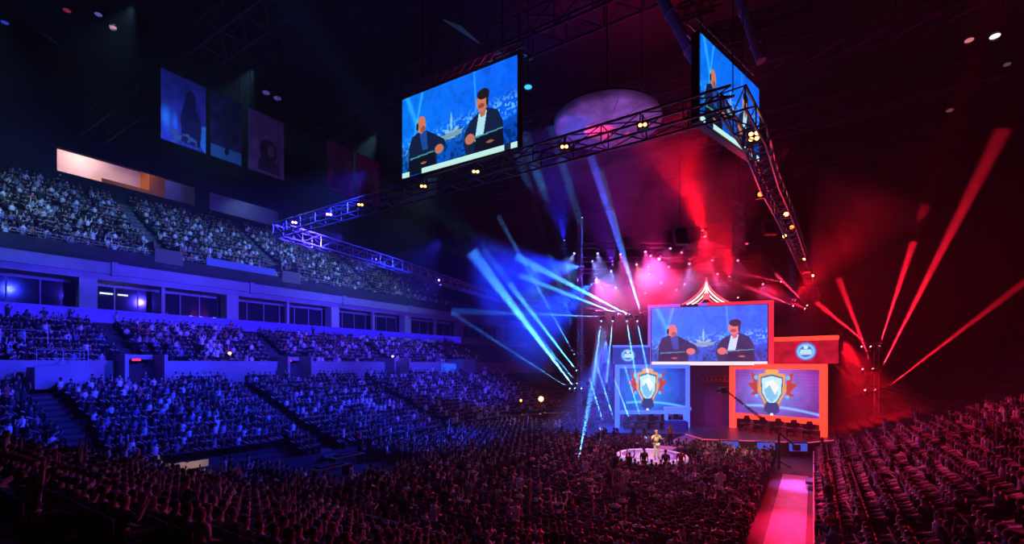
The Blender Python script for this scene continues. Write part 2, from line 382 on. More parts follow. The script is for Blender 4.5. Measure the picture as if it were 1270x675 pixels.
# detailed figures
def skin_mesh(name, joints, links, m, sub=1):
    names = list(joints); idx = {n: i for i, n in enumerate(names)}
    me = bpy.data.meshes.new(name); me.from_pydata([joints[n][:3] for n in names], [(idx[a], idx[b]) for a, b in links], [])
    o = bpy.data.objects.new(name, me); COL.objects.link(o)
    md = o.modifiers.new('skin', 'SKIN'); md.use_smooth_shade = True; md.branch_smoothing = .4
    for i, n in enumerate(names):
        r = joints[n][3:]; d = me.skin_vertices[0].data[i]; d.radius = (r[0], r[1] if len(r) > 1 else r[0]); d.use_root = (i == 0)
    s = o.modifiers.new('sub', 'SUBSURF'); s.levels = sub; s.render_levels = sub
    dg = bpy.context.evaluated_depsgraph_get(); ev = o.evaluated_get(dg)
    out = bpy.data.meshes.new_from_object(ev); out.name = name; out.materials.clear(); out.materials.append(m)
    bpy.data.objects.remove(o); return out
def skeleton(pose):
    st = pose in ('stand', 'cheer', 'host'); h = .44 if st else 0
    J = {'pelvis': (0,-.02,.52+h,.15,.12), 'belly': (0,-.03,.72+h,.14,.11), 'chest': (0,-.01,.92+h,.16,.12), 'neck': (0,.01,1.06+h,.055),
         'jaw': (0,.03,1.14+h,.062), 'skull': (0,.02,1.23+h,.085,.095), 'crown': (0,.015,1.30+h,.05), 'nose': (0,.115,1.18+h,.012)}
    L = [('pelvis','belly'),('belly','chest'),('chest','neck'),('neck','jaw'),('jaw','skull'),('skull','crown'),('jaw','nose')]
    for s, n in ((-1,'l'),(1,'r')):
        J['sh'+n] = (.19*s,0,1.0+h,.062)
        if pose == 'cheer' or pose == 'raise': E = (.27*s,.08,1.22+h); W = (.24*s,.1,1.47+h)
        elif pose == 'clap': E = (.26*s,.04,.76+h); W = (.07*s,.3,.92+h)
        elif pose == 'phone' and s > 0: E = (.25*s,.12,.8+h); W = (.1,.32,1.05+h)
        elif pose == 'host': E = (.3*s,.02,.76+h); W = ((.2 if s > 0 else .42)*s,.25,(.95 if s > 0 else .85)+h)
        elif st: E = (.25*s,-.02,.73+h); W = (.25*s,.05,.48+h)
        else: E = (.25*s,-.03,.74+h); W = (.16*s,.24,.62+h)
        J['el'+n] = (*E,.045); J['wr'+n] = (*W,.028)
        dr = (Vector(W)-Vector(E)).normalized(); side = dr.cross(Vector((0,0,1))); side = side.normalized() if side.length > .2 else Vector((0,1,0))
        hd = Vector(W)+dr*.07; J['pa'+n] = (*hd,.03,.018)
        L += [('chest','sh'+n),('sh'+n,'el'+n),('el'+n,'wr'+n),('wr'+n,'pa'+n)]
        up = side.cross(dr)
        for q in range(4):
            tip = hd+dr*(.075-.008*abs(q-1.4))+side*(.018*(q-1.5)*1.3)-up*.02
            J['f%d%s' % (q, n)] = (*tip,.008); L.append(('pa'+n,'f%d%s' % (q, n)))
        tp = Vector(W)+dr*.05+side*.05*s; J['th'+n] = (*tp,.009); L.append(('wr'+n,'th'+n))
        if st: J['hi'+n] = (.09*s,0,.88,.09); J['kn'+n] = (.11*s,.03,.5,.06); J['an'+n] = (.12*s,0,.1,.042); J['to'+n] = (.13*s,.15,.04,.04)
        else: J['hi'+n] = (.1*s,.06,.52,.09); J['kn'+n] = (.13*s,.46,.53,.062); J['an'+n] = (.13*s,.43,.1,.042); J['to'+n] = (.14*s,.58,.04,.04)
        L += [('pelvis','hi'+n),('hi'+n,'kn'+n),('kn'+n,'an'+n),('an'+n,'to'+n)]
    return J, L
def sub(J, L, keep, grow, cutk=None):
    j = {}
    for n in keep:
        v = J[n]; j[n] = (*v[:3], *[r+grow for r in v[3:]])
    return j, [(a, b) for a, b in L if a in keep and b in keep]
BODY = {}
hairbase = None
def figure(pose):
    if pose in BODY: return BODY[pose]
    J, L = skeleton(pose)
    b = skin_mesh('person_body', J, L, mat('skin tone', SKIN[0], .6))
    s = skin_mesh('shirt', *sub(J, L, ['chest','belly','pelvis','shl','shr','ell','elr'], .018), mat('shirt cloth', (.5,.5,.5), .9))
    t = skin_mesh('trousers', *sub(J, L, ['pelvis','hil','hir','knl','knr','anl','anr'], .014), mat('trouser cloth', PANTS[0], .9))
    h = .44 if pose in ('stand','cheer','host') else 0
    mb = MB(); prof = [(.001,.098),(.04,.092),(.075,.065),(.096,.03),(.1,-.01),(.09,-.045),(.07,-.05)]
    mb.lathe(prof, 12, (0,-.005,1.235+h), sy=1.08)
    for i, v in enumerate(mb.v):                         # open the hair over the face
        x, y, z = v
        if y > .04 and z < 1.26+h: mb.v[i] = (x*.9, .03, 1.27+h)
    o = mb.build('hair', mat('dark hair', HAIR[0], .5), smooth=True); hm = o.data; bpy.data.objects.remove(o)
    BODY[pose] = (b, s, t, hm); return BODY[pose]
skinM = [mat('skin %d' % i, c, .6) for i, c in enumerate(SKIN)]; shirtM = [mat('shirt %d' % i, c, .9) for i, c in enumerate(SHIRT)]
pantM = [mat('trousers %d' % i, c, .9) for i, c in enumerate(PANTS)]; hairM = [mat('hair %d' % i, c, .5) for i, c in enumerate(HAIR)]
def setm(o, m): o.material_slots[0].link = 'OBJECT'; o.material_slots[0].material = m
def person(x, y, z, yaw, pose, ti, label, group=None, sc=1., pants=None, hair=None, skin=None, shirt=None):
    b, s, t, h = figure(pose)
    r = link('person', b); r.location = (x, y, z); r.rotation_euler = (0, 0, yaw); r.scale = (sc, sc, sc)
    setm(r, skin or random.choice(skinM)); tag(r, label, 'person', group)
    o = link('shirt', s, r); setm(o, shirt or shirtM[ti]); o = link('trousers', t, r); setm(o, pants or random.choice(pantM))
    o = link('hair', h, r); setm(o, hair or random.choice(hairM)); return r
TONE = ['black','black','dark','dark grey','grey','white','pale grey','red','blue','light grey']
SEC = {'left':'blue-lit lower stand','mid':'rows under the suites','upper':'upper deck','right':'red-lit stand',
       'near':'dark near stand','floor':'floor seating','suite':'suite balcony'}
ACT = {0:'seated',1:'clapping, seated',2:'seated, arms raised',3:'standing',4:'standing, arms raised'}
PN = ['sit','clap','raise','stand','cheer']
for i in IND:
    x, y, z, yaw, sec, pose, yr = people[i]; ti = random.choices(range(10), SHW)[0]
    pn = 'phone' if pose == 0 and random.random() < .12 else PN[pose]
    act = 'seated, one hand up' if pn == 'phone' else ACT[pose]
    lab = 'spectator in a %s shirt, %s in the %s' % (TONE[ti], act, SEC[sec])
    person(x, y, z, yaw, pn, ti, lab, lab.replace('spectator', 'spectators'), random.uniform(.95, 1.05))

# ================================================================== TRUSS, FIXTURES
def truss(name, pts, size, label, group=None, r=.045, m=None, step=1.6, cat='truss'):
    m = m or alu; pts = [Vector(p) for p in pts]
    t = empty(name, pts[0], label, cat, group); o0 = pts[0]; h = size/2
    offs = [(-h,-h),(h,-h),(h,h),(-h,h)]
    fr = []
    for i, p in enumerate(pts):
        d = (pts[min(i+1, len(pts)-1)]-pts[max(i-1, 0)]).normalized()
        up = Vector((0,0,1)) if abs(d.z) < .9 else AX.copy(); sd = d.cross(up).normalized(); up = sd.cross(d)
        fr.append([p-o0+sd*a+up*b for a, b in offs])
    for k in range(4):
        mb = MB(); mb.path([f[k] for f in fr], r, 6); mb.build('chord', m, t)
    mb = MB()
    for i in range(len(pts)-1):
        n = max(1, round((pts[i+1]-pts[i]).length/step))
        for j in range(n):
            for k in range(4):
                k2 = (k+1) % 4; t0, t1 = j/n, (j+1)/n
                A = fr[i][k].lerp(fr[i+1][k], t0); B = fr[i][k2].lerp(fr[i+1][k2], t1); mb.tube(A, B, r*.55, n=4)
                mb.tube(A, fr[i][k2].lerp(fr[i+1][k2], t0), r*.55, n=4)
    mb.build('lacing', m, t); return t
ZR = 16.6
rigA = [Vector((-16.2,32.6,ZR)), Vector((7.8,16.6,ZR))]
truss('lighting_truss', [rigA[0], rigA[0].lerp(rigA[1], .5), rigA[1]], .75, 'box lighting truss crossing under the big overhead screen, carrying amber lamps', r=.05)
truss('lighting_truss', [(7.8,16.6,ZR),(9.9,19.2,ZR),(13.1,23.9,ZR),(17.4,29.8,ZR),(23.3,38.2,ZR),(32,50.7,ZR),(44,67.8,ZR)], .8, 'red-lit truss running away from the smaller tilted overhead screen', r=.055)
truss('lighting_truss', [(-16.2,32.6,ZR),(-11.3,43,ZR),(-7.4,52.9,ZR),(-1.2,66.9,ZR),(8,76.9,ZR)], .9, 'blue-lit curved lattice truss in front of the upper deck', r=.06)
# cables that carry the rig
mb_i = 0
for p in (rigA[0], rigA[0].lerp(rigA[1], .5), rigA[1], Vector((17.4,29.8,ZR)), Vector((32,50.7,ZR)), Vector((-7.4,52.9,ZR)), Vector((-1.2,66.9,ZR))):
    mb = MB(); mb.tube((0,0,.3), (0,0,38-ZR), .02, n=5); o = mb.build('hanging_cable', black); o.location = p
    tag(o, 'thin dark steel cable holding the ceiling truss up', 'cable', 'steel cables above the truss ring')
def blinder(p, label, group, n=2, rows=1, s=1., col=lampw):
    t = empty('blinder_light', p, label, 'lamp', group, rz=math.atan2(-p.x, p.y)*0+math.atan2(-p.y, -p.x)+math.pi/2)
    w = .28*s
    mb = MB(); mb.box((-w*n/2-.04,.0,-w*rows/2-.04), (w*n/2+.04,.22,w*rows/2+.04)); mb.build('housing', blackp, t)
    mb = MB(); mb.tube((0,.1,w*rows/2), (0,.1,w*rows/2+.35), .03); mb.build('clamp', black, t)
    for i in range(n):
        for j in range(rows):
            mb = MB(); mb.lathe([(0.001,-.05),(.07*s,-.045),(.1*s,-.02),(.105*s,.0),(.11*s,.0)], 14)
            o = mb.build('lamp', col, t, True); o.location = (-w*n/2+w*(i+.5), 0, -w*rows/2+w*(j+.5)); o.rotation_euler = (-math.pi/2, 0, 0)
            o.data.transform(Matrix.Diagonal((1,1,1,1)))
    return t
def on_z(px, py, z): d = (z-EYE)*F/(HY-py); return P(px, py, d)
for px, py in ((365,276),(408,266),(447,254),(525,231),(590,213),(700,182),(797,155)):
    p = on_z(px, py, ZR-.35); blinder(p, 'twin amber blinder lamp hanging on the truss under the big screen', 'amber lamps on the near truss', s=.62)
blinder(on_z(935,169,ZR-.1), 'four-cell amber blinder lamp at the corner of the tilted overhead screen', None, 2, 2, .75)
for px, py in ((943,241),(975,266),(982,282),(973,293),(998,321),(1008,342)):
    blinder(on_z(px, py, ZR-.3), 'small amber lamp on the red-lit truss', 'amber lamps on the red-lit truss', 1, 1, 1.2, lampo if px in (943,982) else lampw)
spot('blinder_glow', on_z(700,186,ZR-.6), P(700,300,20), (1,.3,.08), 150, 110)

vol = bpy.data.materials.new('haze in beam'); vol.use_nodes = True; nt = vol.node_tree; nt.nodes.clear()
oo = nt.nodes.new('ShaderNodeOutputMaterial'); sc_ = nt.nodes.new('ShaderNodeVolumeScatter'); sc_.inputs['Density'].default_value = .11
nt.links.new(sc_.outputs[0], oo.inputs['Volume'])
vol_soft = vol.copy(); vol_soft.name = 'thin haze in beam'; vol_soft.node_tree.nodes['Volume Scatter'].inputs['Density'].default_value = .035
def lensmat(col):
    n = 'lens %.2f %.2f %.2f' % col
    return mat(n, (.8,.8,.8), .3, 0, tuple(min(1, c*.7+.3) for c in col), 4, sample=False)
def moving_head(p, tgt, col, W, deg, label, group, hang=1, length=None, s=1., lens=None, cone=True, soft=False):
    """hang +1: bracket above the head, -1: standing on its base"""
    p = Vector(p); tgt = Vector(tgt); d = (tgt-p); hang = -1 if d.z > 0 else 1; length = length or d.length; d.normalize()
    t = empty('moving_head_light', p, label, 'stage light', group)
    mb = MB(); mb.box((-.17*s,-.14*s,.34*s*hang-.06*s), (.17*s,.14*s,.34*s*hang+.06*s)); mb.build('base', black, t)
    mb = MB()
    for q in (-1, 1): mb.box((.16*s*q-.02,-.05,min(0,.32*s*hang)), (.16*s*q+.02,.05,max(0,.32*s*hang)))
    mb.box((-.16*s-.02,-.05,.3*s*hang-.03), (.16*s+.02,.05,.3*s*hang+.03)); mb.build('yoke', black, t)
    q = d.to_track_quat('Z', 'Y')
    mb = MB(); mb.lathe([(.001,-.24*s),(.09*s,-.22*s),(.12*s,-.08*s),(.13*s,.1*s),(.115*s,.17*s),(.1*s,.17*s)], 14); hd = mb.build('head', blackp, t, True)
    hd.rotation_mode = 'QUATERNION'; hd.rotation_quaternion = q
    mb = MB(); mb.lathe([(.001,.16*s),(.1*s,.155*s)], 14); mb.build('lens', lens or lensmat(col), hd)
    if W:
        L = spot('beam_spot', p+d*(.2*s), p+d*10, col, W, deg, 1 if deg > 10 else .85, .02)
        if cone:
            r1 = length*math.tan(math.radians(deg/2)); mb = MB(); mb.tube((0,0,.19*s), (0,0,length), .06, r1+.06, 20); bm_ = mb.build('light_beam', vol_soft if deg > 10 else vol, hd)
            bm_.data.polygons.foreach_set('use_smooth', [True]*len(bm_.data.polygons))
            bm_['kind'] = 'stuff'
    return t
# towers either side of the stage
TL = P(719, 545, 46); TR = P(1087, 545, 44)
truss('truss_tower', [(TL.x, TL.y, 0), (TL.x, TL.y, 21.5)], .35, 'tall thin truss tower left of the stage with blue beam lights', r=.03, step=.7)
truss('truss_tower', [(TR.x, TR.y, 0), (TR.x, TR.y, 9.4)], .35, 'short truss tower right of the stage with red beam lights', r=.03, step=.7)
def bar(p0, p1, label, r=.04):
    p0 = Vector(p0); p1 = Vector(p1); t = empty('lighting_bar', p0, label, 'bar')
    mb = MB(); mb.tube((0,0,0), p1-p0, r, n=8); mb.build('pipe', black, t)
    mb = MB(); q = (p1-p0)*.5; mb.box((q.x-.08, q.y-.08, q.z-.08), (q.x+.08, q.y+.08, q.z+.08)); mb.build('clamp', black, t)
    return t
for y, l in ((430,'top'),(458,'middle'),(484,'bottom')):
    bar(P(1068,y-3,44)+Vector((0,.1,.1)), P(1100,y-3,44)+Vector((0,.1,.1)), 'black lighting bar, %s of three on the tower right of the stage' % l)
for y, l in ((440,'top'),(460,'middle'),(482,'bottom')):
    bar(P(706,y-3,46)+Vector((0,.1,.1)), P(728,y-3,46)+Vector((0,.1,.1)), 'black lighting bar, %s of three on the tower left of the stage' % l)
bar(P(738,387,46)+Vector((0,.1,.1)), P(808,387,46)+Vector((0,.1,.1)), 'black lighting bar beside the top of the central stage screen')
GB = 'blue beam lights left of the stage'; GR = 'red beam lights on the right tower'
CY = (.06,.36,1); BL = (.03,.10,1)
LBL = 'moving head light throwing a blue beam from the left tower'
K = 60.0
beams_blue = [ # fixture px,py ; end px,py,depth ; deg ; col ; W
 ((714,483,46),(585,312,40),4.6,CY,24000),((722,483,46),(600,335,36),3.2,CY,12000),((713,441,46),(618,268,42),2.2,CY,6500),
 ((716,461,46),(632,352,42),3.6,CY,12000),((708,483,46),(560,388,40),1.8,CY,4500),((722,441,46),(700,300,46),2.5,BL,2500),
 ((748,393,46),(560,386,40),2.6,CY,5000),((778,390,46),(640,318,40),3.8,CY,19000),((768,390,46),(645,342,40),3.2,CY,12000),
 ((795,390,46),(730,185,40),3.4,BL,22000),((795,390,46),(760,262,43),2.6,CY,8000),((782,391,46),(700,360,44),2.4,CY,5000)]
for (f, e, dg, c, Wt) in beams_blue:
    moving_head(P(*f), P(*e), c, Wt*K, dg, LBL if f[0] < 730 else 'moving head light throwing a blue beam from the bar beside the central screen', GB if f[0] < 730 else 'blue beam lights on the bar', s=.9)
for x, ex in ((746,735),(760,752),(777,790),(790,806)):
    moving_head(P(x,397,45.5), P(ex,475,42), CY, 9000*K, 2.8, 'moving head light pointing down from the bar beside the central screen', 'downward blue beam lights', s=.9)
for x, ex, ey in ((751,731,470),(765,741,455),(786,762,470),(799,775,455)):
    moving_head(P(x,533,42.3), P(ex,ey,43), CY, 10000*K, 2.4, 'beam light standing on the floor left of the stage, tilted steeply up', 'upward blue beam lights', hang=-1, s=.9)
moving_head(P(717,573,31), P(748,410,40), CY, 6000*K, 5, 'floor-standing light in the crowd sending a wide blue shaft upward', None, hang=-1)
moving_head(P(722,268,46), P(722,480,45.5), BL, 2500*K, 2.5, 'moving head light at the top of the left truss tower', None)
RB = (1,.008,.03); K *= 1.5
for (f, e, dg, Wt) in [((1090,431,44),(1133,300,40),4.2,5500),((1081,431,44),(1012,375,42),4,4500),((1092,459,44),(1245,160,38),3.8,8000),((1083,459,44),(1040,345,42),4.,4500),
     ((1071,459,44),(1022,420,42),2.5,1800),((1095,485,44),(1290,335,38),3.2,3800),((1086,485,44),(1062,445,43),2.8,1400),((1074,485,44),(1020,440,42),2.2,1400),((1070,431,44),(1030,405,43),1.8,900)]:
    moving_head(P(*f), P(*e), RB, Wt*K, dg, 'moving head light throwing a red beam from the right tower', GR, s=.9)
# cross trusses over the stage with small lights
ROWS = {46:(696,930,18.9), 48:(720,935,18.0), 50:(716,900,17.2), 53:(750,1015,16.4)}
for i, (Y, (x0, x1, z)) in enumerate(ROWS.items()):
    truss('lighting_truss', [((x0-HX)/F*Y, Y, z), ((x1-HX)/F*Y, Y, z)], .45, ['first','second','third','fourth'][i]+' cross truss in the glowing red haze above the stage', r=.03, step=.8, m=black)
def hang_light(px, py, col, W, tgt, big=0):
    W = 15000 if big else 3600
    Y = 46 if py < 317 else 48 if py < 333 else 50 if py < 348 else 53
    p = P(px, py, Y); L = mat('bulb %.2f %.2f %.2f %d' % (*col, big), (.8,.8,.8), .3, 0, tuple(min(1, .75*c+.25) for c in col), 2.2+3*big, sample=False)
    t = moving_head(p, tgt, col, W, 60 if big else 44, 'stage light glowing %s in the haze above the stage' % ('blue' if col[2] > .9 and col[0] < .5 else 'orange' if col[1] > .2 else 'pink' if col[2] > .4 else 'red'),
        'lights hanging over the stage', s=1.15 if not big else 1.5, lens=L, length=7 if big else 5, cone=True)
    z = ROWS[Y][2]
    if z-.3 > p.z+.5: mb = MB(); mb.tube((0,0,.4), (0,0,z-p.z-.2), .025); mb.build('drop_pole', black, t)
    return t
PK = (1,.1,.55); BW = (.25,.3,1); ORG = (1,.3,.06)
cam0 = Vector((0, 0, EYE))
for px, py, c, bigf in ((874,291,RED,1),(818,320,PK,1),(789,327,ORG,0),(739,346,PK,1),(820,350,RED,1),(832,307,PK,0),(800,311,PK,0),(806,316,PK,0),(846,312,RED,0),(769,314,PK,0),
    (734,323,BW,0),(713,313,BW,0),(741,313,BW,0),(758,335,BW,0),(763,356,ORG,0),(804,330,PK,0),(806,339,PK,0),(829,330,PK,0),(884,322,PK,0),(855,326,BW,0),(839,359,PK,0),
    (801,363,PK,0),(890,339,PK,0),(946,352,PK,0),(915,322,PK,0)):
    hang_light(px, py, c, 0, P(px+random.uniform(-60,60), py+90, 40), bigf)
for px, py, ex, ey, W in ((1002,380,962,340,2600),(985,380,925,355,2200),(916,370,897,350,900),(970,350,900,335,900),(850,352,822,372,600),(905,390,880,330,500)):
    moving_head(P(px,py,50), P(ex,ey,48), (1,.03,.12), W*K, 4, 'moving head light with a short pink beam behind the central screen top', 'pink beam lights by the crown', s=.9)
for i, (f, e, dg, c, W, lb) in enumerate([((872,288,45),(838,170,41),50,(1,.003,.01),20000,'wash light throwing a soft red plume up above the stage'),
    ((722,330,47),(600,345,43),44,(.003,.025,1),120000,'added wash light filling the haze left of the stage with blue'),((735,352,48),(640,420,44),50,(.003,.03,1),90000,'added wash light filling the lower haze left of the stage with blue'),
    ((760,330,48),(750,270,46),60,(.2,.01,1),5000,'added wash light with a violet plume above the blue lights'),((812,338,47),(800,270,45),60,(1,.01,.25),5000,'added wash light with a pink plume above the stage'),
    ((905,345,48),(890,260,45),60,(1,.002,.02),11000,'added wash light with a red plume above the crown'),((1000,384,46),(900,330,46),30,(1,.01,.08),12000,'added wash light sending a flat red plume across the stage top'),
    ((985,372,46),(1040,300,44),50,(1,.003,.02),8000,'added wash light with a red plume under the red-lit truss'),((1046,420,43),(1080,500,43),60,(1,.004,.02),12000,'added wash light glowing red beside the orange stage frame'),
    ((752,420,45.5),(740,520,45.5),60,(.01,.07,1),26000,'added wash light filling the haze blue beside the blue frame'),((700,300,50),(690,230,47),50,(.01,.02,1),5000,'added wash light with a deep blue plume near the left tower')]):
    moving_head(P(*f), P(*e), c, W, dg, lb, None, s=1.0, length=11)  # wash heads after the first are extra, added to make the haze glow
for px, py, Y, c, W in ((818,318,45,(1,.02,.3),500),(739,345,48,(.4,.02,1),600),(874,291,45,(1,.003,.01),700),(690,340,50,(.02,.03,1),700),(900,345,50,(1,.003,.01),700),(960,360,50,(1,.003,.01),500)):
    point('haze_glow', P(px,py,Y), c, W, .1)

# ================================================================== SCREENS
def pic(nx, ny, fn):
    U, V = np.meshgrid((np.arange(nx)+.5)/nx, (np.arange(ny)+.5)/ny)     # V up from the bottom
    img = np.zeros((ny, nx, 3)); fn(img, U, 1-V); return img
def picmesh(name, w, h, img, m, z0=0, y=0):
    ny, nx = img.shape[:2]; xs = np.linspace(0, w, nx+1); zs = np.linspace(0, h, ny+1)+z0
    X, Z = np.meshgrid(xs, zs); V = np.stack([X.ravel(), np.full(X.size, y), Z.ravel()], 1)
    i, j = np.meshgrid(np.arange(nx), np.arange(ny)); a = (j*(nx+1)+i).ravel(); Fq = np.stack([a, a+1, a+nx+2, a+nx+1], 1)
    o = bigmesh(name, [V], [Fq], [img.reshape(-1, 3)], m); return o
def ell(img, U, V, cx, cy, rx, ry, c): img[((U-cx)/rx)**2+((V-cy)/ry)**2 < 1] = c
def poly(img, U, V, pts, c):
    ins = np.zeros(U.shape, bool); n = len(pts)
    for k in range(n):
        x0, y0 = pts[k]; x1, y1 = pts[(k+1) % n]
        cond = ((y0 > V) != (y1 > V)) & (U < (x1-x0)*(V-y0)/((y1-y0) or 1e-9)+x0); ins ^= cond
    img[ins] = c
def vnoise(ny, nx, k, seed):
    r = np.random.default_rng(seed); g = r.random((k+2, int(k*nx/ny)+3)); y = np.linspace(0, k, ny); x = np.linspace(0, g.shape[1]-2.01, nx)
    yi = y.astype(int); xi = x.astype(int); fy = (y-yi)[:, None]; fx = (x-xi)[None]
    return (g[yi][:, xi]*(1-fy)*(1-fx)+g[yi+1][:, xi]*fy*(1-fx)+g[yi][:, xi+1]*(1-fy)*fx+g[yi+1][:, xi+1]*fy*fx)
def show(img, U, V, tint):
    ny, nx = U.shape; n = vnoise(ny, nx, 9, 1)*.5+vnoise(ny, nx, 26, 2)*.5
    base = np.array([.002, .19, .98]); img[:] = base*(.62+.75*n[..., None])
    img[..., 1] *= 1-.35*U
    for x0, x1, wd in ((.66,.70,.006),(.05,.3,.02),(.2,.05,.01)):     # light rays
        c = x0+(x1-x0)*V; k = np.exp(-((U-c)/wd)**2)*(V < .6); img += k[..., None]*np.array([.02,.25,.25])
    band = np.exp(-((V-.68+.18*U)/.1)**2)*(vnoise(ny, nx, 45, 3) > .6); img += band[..., None]*np.array([.12,.4,.35])
    img[V > .62+.04*np.sin(U*9)] *= .55
    img[(V > .74) & (vnoise(ny, nx, 30, 5) > .55)] *= .4
    # trophy and winged centrepiece
    cy_ = .56; gl = np.array([.35,.75,.95])
    poly(img, U, V, [(.40,.55),(.46,.60),(.455,.46),(.465,.36),(.475,.46),(.47,.60),(.53,.55),(.50,.68),(.43,.68)], gl*.75)
    poly(img, U, V, [(.36,.62),(.57,.60),(.55,.66),(.38,.68)], gl*.5)
    # seated man with headset
    suit = np.array([.006,.014,.055]); sk = np.array([.62,.20,.12])
    poly(img, U, V, [(.06,.98),(.07,.62),(.10,.52),(.16,.48),(.24,.49),(.31,.56),(.40,.66),(.42,.74),(.33,.80),(.34,.98)], suit)
    poly(img, U, V, [(.17,.50),(.20,.72),(.25,.72),(.24,.50)], (.01,.07,.35))
    ell(img, U, V, .19, .40, .042, .105, sk); ell(img, U, V, .205, .46, .022, .04, (.33,.09,.05)); ell(img, U, V, .150, .41, .012, .05, (.01,.01,.03))
    ell(img, U, V, .355, .76, .04, .055, sk*.9)
    # standing man in open jacket
    poly(img, U, V, [(.60,.98),(.57,.80),(.585,.66),(.63,.55),(.68,.50),(.77,.46),(.85,.52),(.89,.66),(.90,.98)], suit*1.1)
    poly(img, U, V, [(.70,.50),(.665,.80),(.70,.92),(.74,.72),(.765,.48)], (.45,.8,.92))
    poly(img, U, V, [(.705,.47),(.715,.55),(.75,.54),(.76,.44)], sk*.8)
    ell(img, U, V, .725, .37, .045, .115, sk); ell(img, U, V, .735, .29, .05, .06, (.012,.01,.015)); poly(img, U, V, [(.755,.30),(.78,.32),(.775,.46),(.76,.42)], (.012,.01,.015))
    ell(img, U, V, .72, .42, .026, .028, (.3,.07,.04)); ell(img, U, V, .625, .76, .04, .06, sk*.9)
    # desks and laptops
    poly(img, U, V, [(.05,.99),(.08,.78),(.31,.76),(.33,.99)], (.004,.006,.02)); poly(img, U, V, [(.08,.78),(.31,.76),(.31,.775),(.08,.80)], (.05,.3,.35))
    poly(img, U, V, [(.66,.98),(.67,.75),(.89,.73),(.90,.98)], (.004,.006,.02)); poly(img, U, V, [(.67,.75),(.89,.73),(.89,.745),(.67,.77)], (.06,.3,.35))
    ell(img, U, V, .21, .875, .028, .014, (.35,.13,.05)); ell(img, U, V, .79, .85, .03, .014, (.35,.13,.05))
    if tint: img[:] = img*np.array([1.5,1.0,1.25])+np.array([.05,.02,.08])*(.5+n[..., None])
    m_ = (V > .94) & ((U > .19) | (U < .07)) if not tint else V > .935
    img[m_] = (.55,.9,.85) if not tint else (1.,.85,.95)
    if not tint: img[(V > .93) & (U > .90) & (U < .95)] = (.01,.02,.06)
def crest(img, U, V, kind):
    ny, nx = U.shape; n = vnoise(ny, nx, 8, 7); asp = nx/ny
    base = np.array([.012,.035,.55]) if kind == 'blue' else np.array([.16,.012,.34])
    img[:] = base*(.5+n[..., None])
    if kind == 'red': img[..., 0] += .12*(V > .0)*(1-V)
    for k in range(14): img[np.abs(V-k/14) < .006] *= .7
    cx = .43 if kind == 'blue' else .46; x = (U-cx)*asp*.70; y = (V-.45)*.74
    g = np.exp(-(x**2/.22+y**2/.16)); img += g[..., None]*np.array([.01,.28,.75])
    arc = np.exp(-((V-(.80+.30*(U-.35)**2*(U > .35)+.35*(U-.35)**2*(U < .35)))/.025)**2)*(U > .1); img += arc[..., None]*np.array([.1,.5,1.])
    gold = np.array([.9,.42,.1]); X = U; 
    for s in (-1, 1):                                                    # wings
        for j in range(5):
            ang = .35+.42*j; r = .40-.025*j; xx = s*r*math.cos(ang)*.82; yy = -r*math.sin(ang)*.55+.10*j-.02
            poly(img, x, y, [(s*.14,.02+.05*j),(xx,yy-.05),(xx*1.04,yy+.03),(s*.12,.10+.05*j)], gold*(.95-.1*j))
    P_ = lambda s_: [(-.2*s_,-.24*s_),(0,-.29*s_),(.2*s_,-.24*s_),(.19*s_,.06*s_),(.1*s_,.22*s_),(0,.3*s_),(-.1*s_,.22*s_),(-.19*s_,.06*s_)]
    poly(img, x, y, P_(1.05), gold); poly(img, x, y, P_(.88), (.03,.16,.5)); poly(img, x, y, P_(.78), (.55,.95,1.)); poly(img, x, y, [(-.1,-.12),(.02,-.17),(.12,-.05),(.04,.15),(-.08,.1)], (.95,1,1))
    for s in (-1, 1):
        poly(img, x, y, [(s*.24,-.22),(s*.34,-.30),(s*.30,-.12),(s*.40,-.10),(s*.28,.02),(s*.34,.08),(s*.22,.12)], np.array([.55,.06,.05])); ell(img, x, y, s*.25, -.20, .035, .035, (.1,.6,1)); ell(img, x, y, s*.24, .10, .03, .03, (.1,.6,1))
    poly(img, x, y, [(-.12,-.30),(0,-.38),(.12,-.30),(.05,-.25),(-.05,-.25)], gold*1.1); poly(img, x, y, [(-.12,.0),(-.03,-.08),(.05,.08),(.1,0),(.08,.12),(0,.2),(-.09,.12)], (.2,.6,.95))
    poly(img, x, y, [(-.09,.2),(.09,.2),(.13,.33),(0,.43),(-.13,.33)], (.02,.05,.25)); ell(img, x, y, 0, .40, .03, .03, (.8,1,1))
def badge(img, U, V, kind):
    ny, nx = U.shape; asp = nx/ny; n = vnoise(ny, nx, 6, 9)
    base = np.array([.015,.05,.5]) if kind == 'blue' else np.array([.55,.008,.03]); img[:] = base*(.6+.6*n[..., None])
    cx = .42 if kind == 'blue' else .52; x = (U-cx)*asp; y = V-.47
    ell(img, x, y, 0, 0, .40, .40, (.06,.18,.75)); ell(img, x, y, 0, 0, .34, .34, (.25,.6,1.)); ell(img, x, y, 0, 0, .25, .25, (.05,.2,.7))
    poly(img, x, y, [(-.2,-.08),(.2,-.08),(.24,.04),(.2,.14),(-.2,.14),(-.24,.04)], (.5,.85,1)); poly(img, x, y, [(-.1,-.25),(.1,-.25),(.06,-.1),(-.06,-.1)], (.6,.9,1))
screenE = attr_mat('led picture', 1.0)
IMG = pic(224, 126, lambda i, u, v: show(i, u, v, 0)); IMGS = pic(224, 126, lambda i, u, v: show(i, u, v, 1))
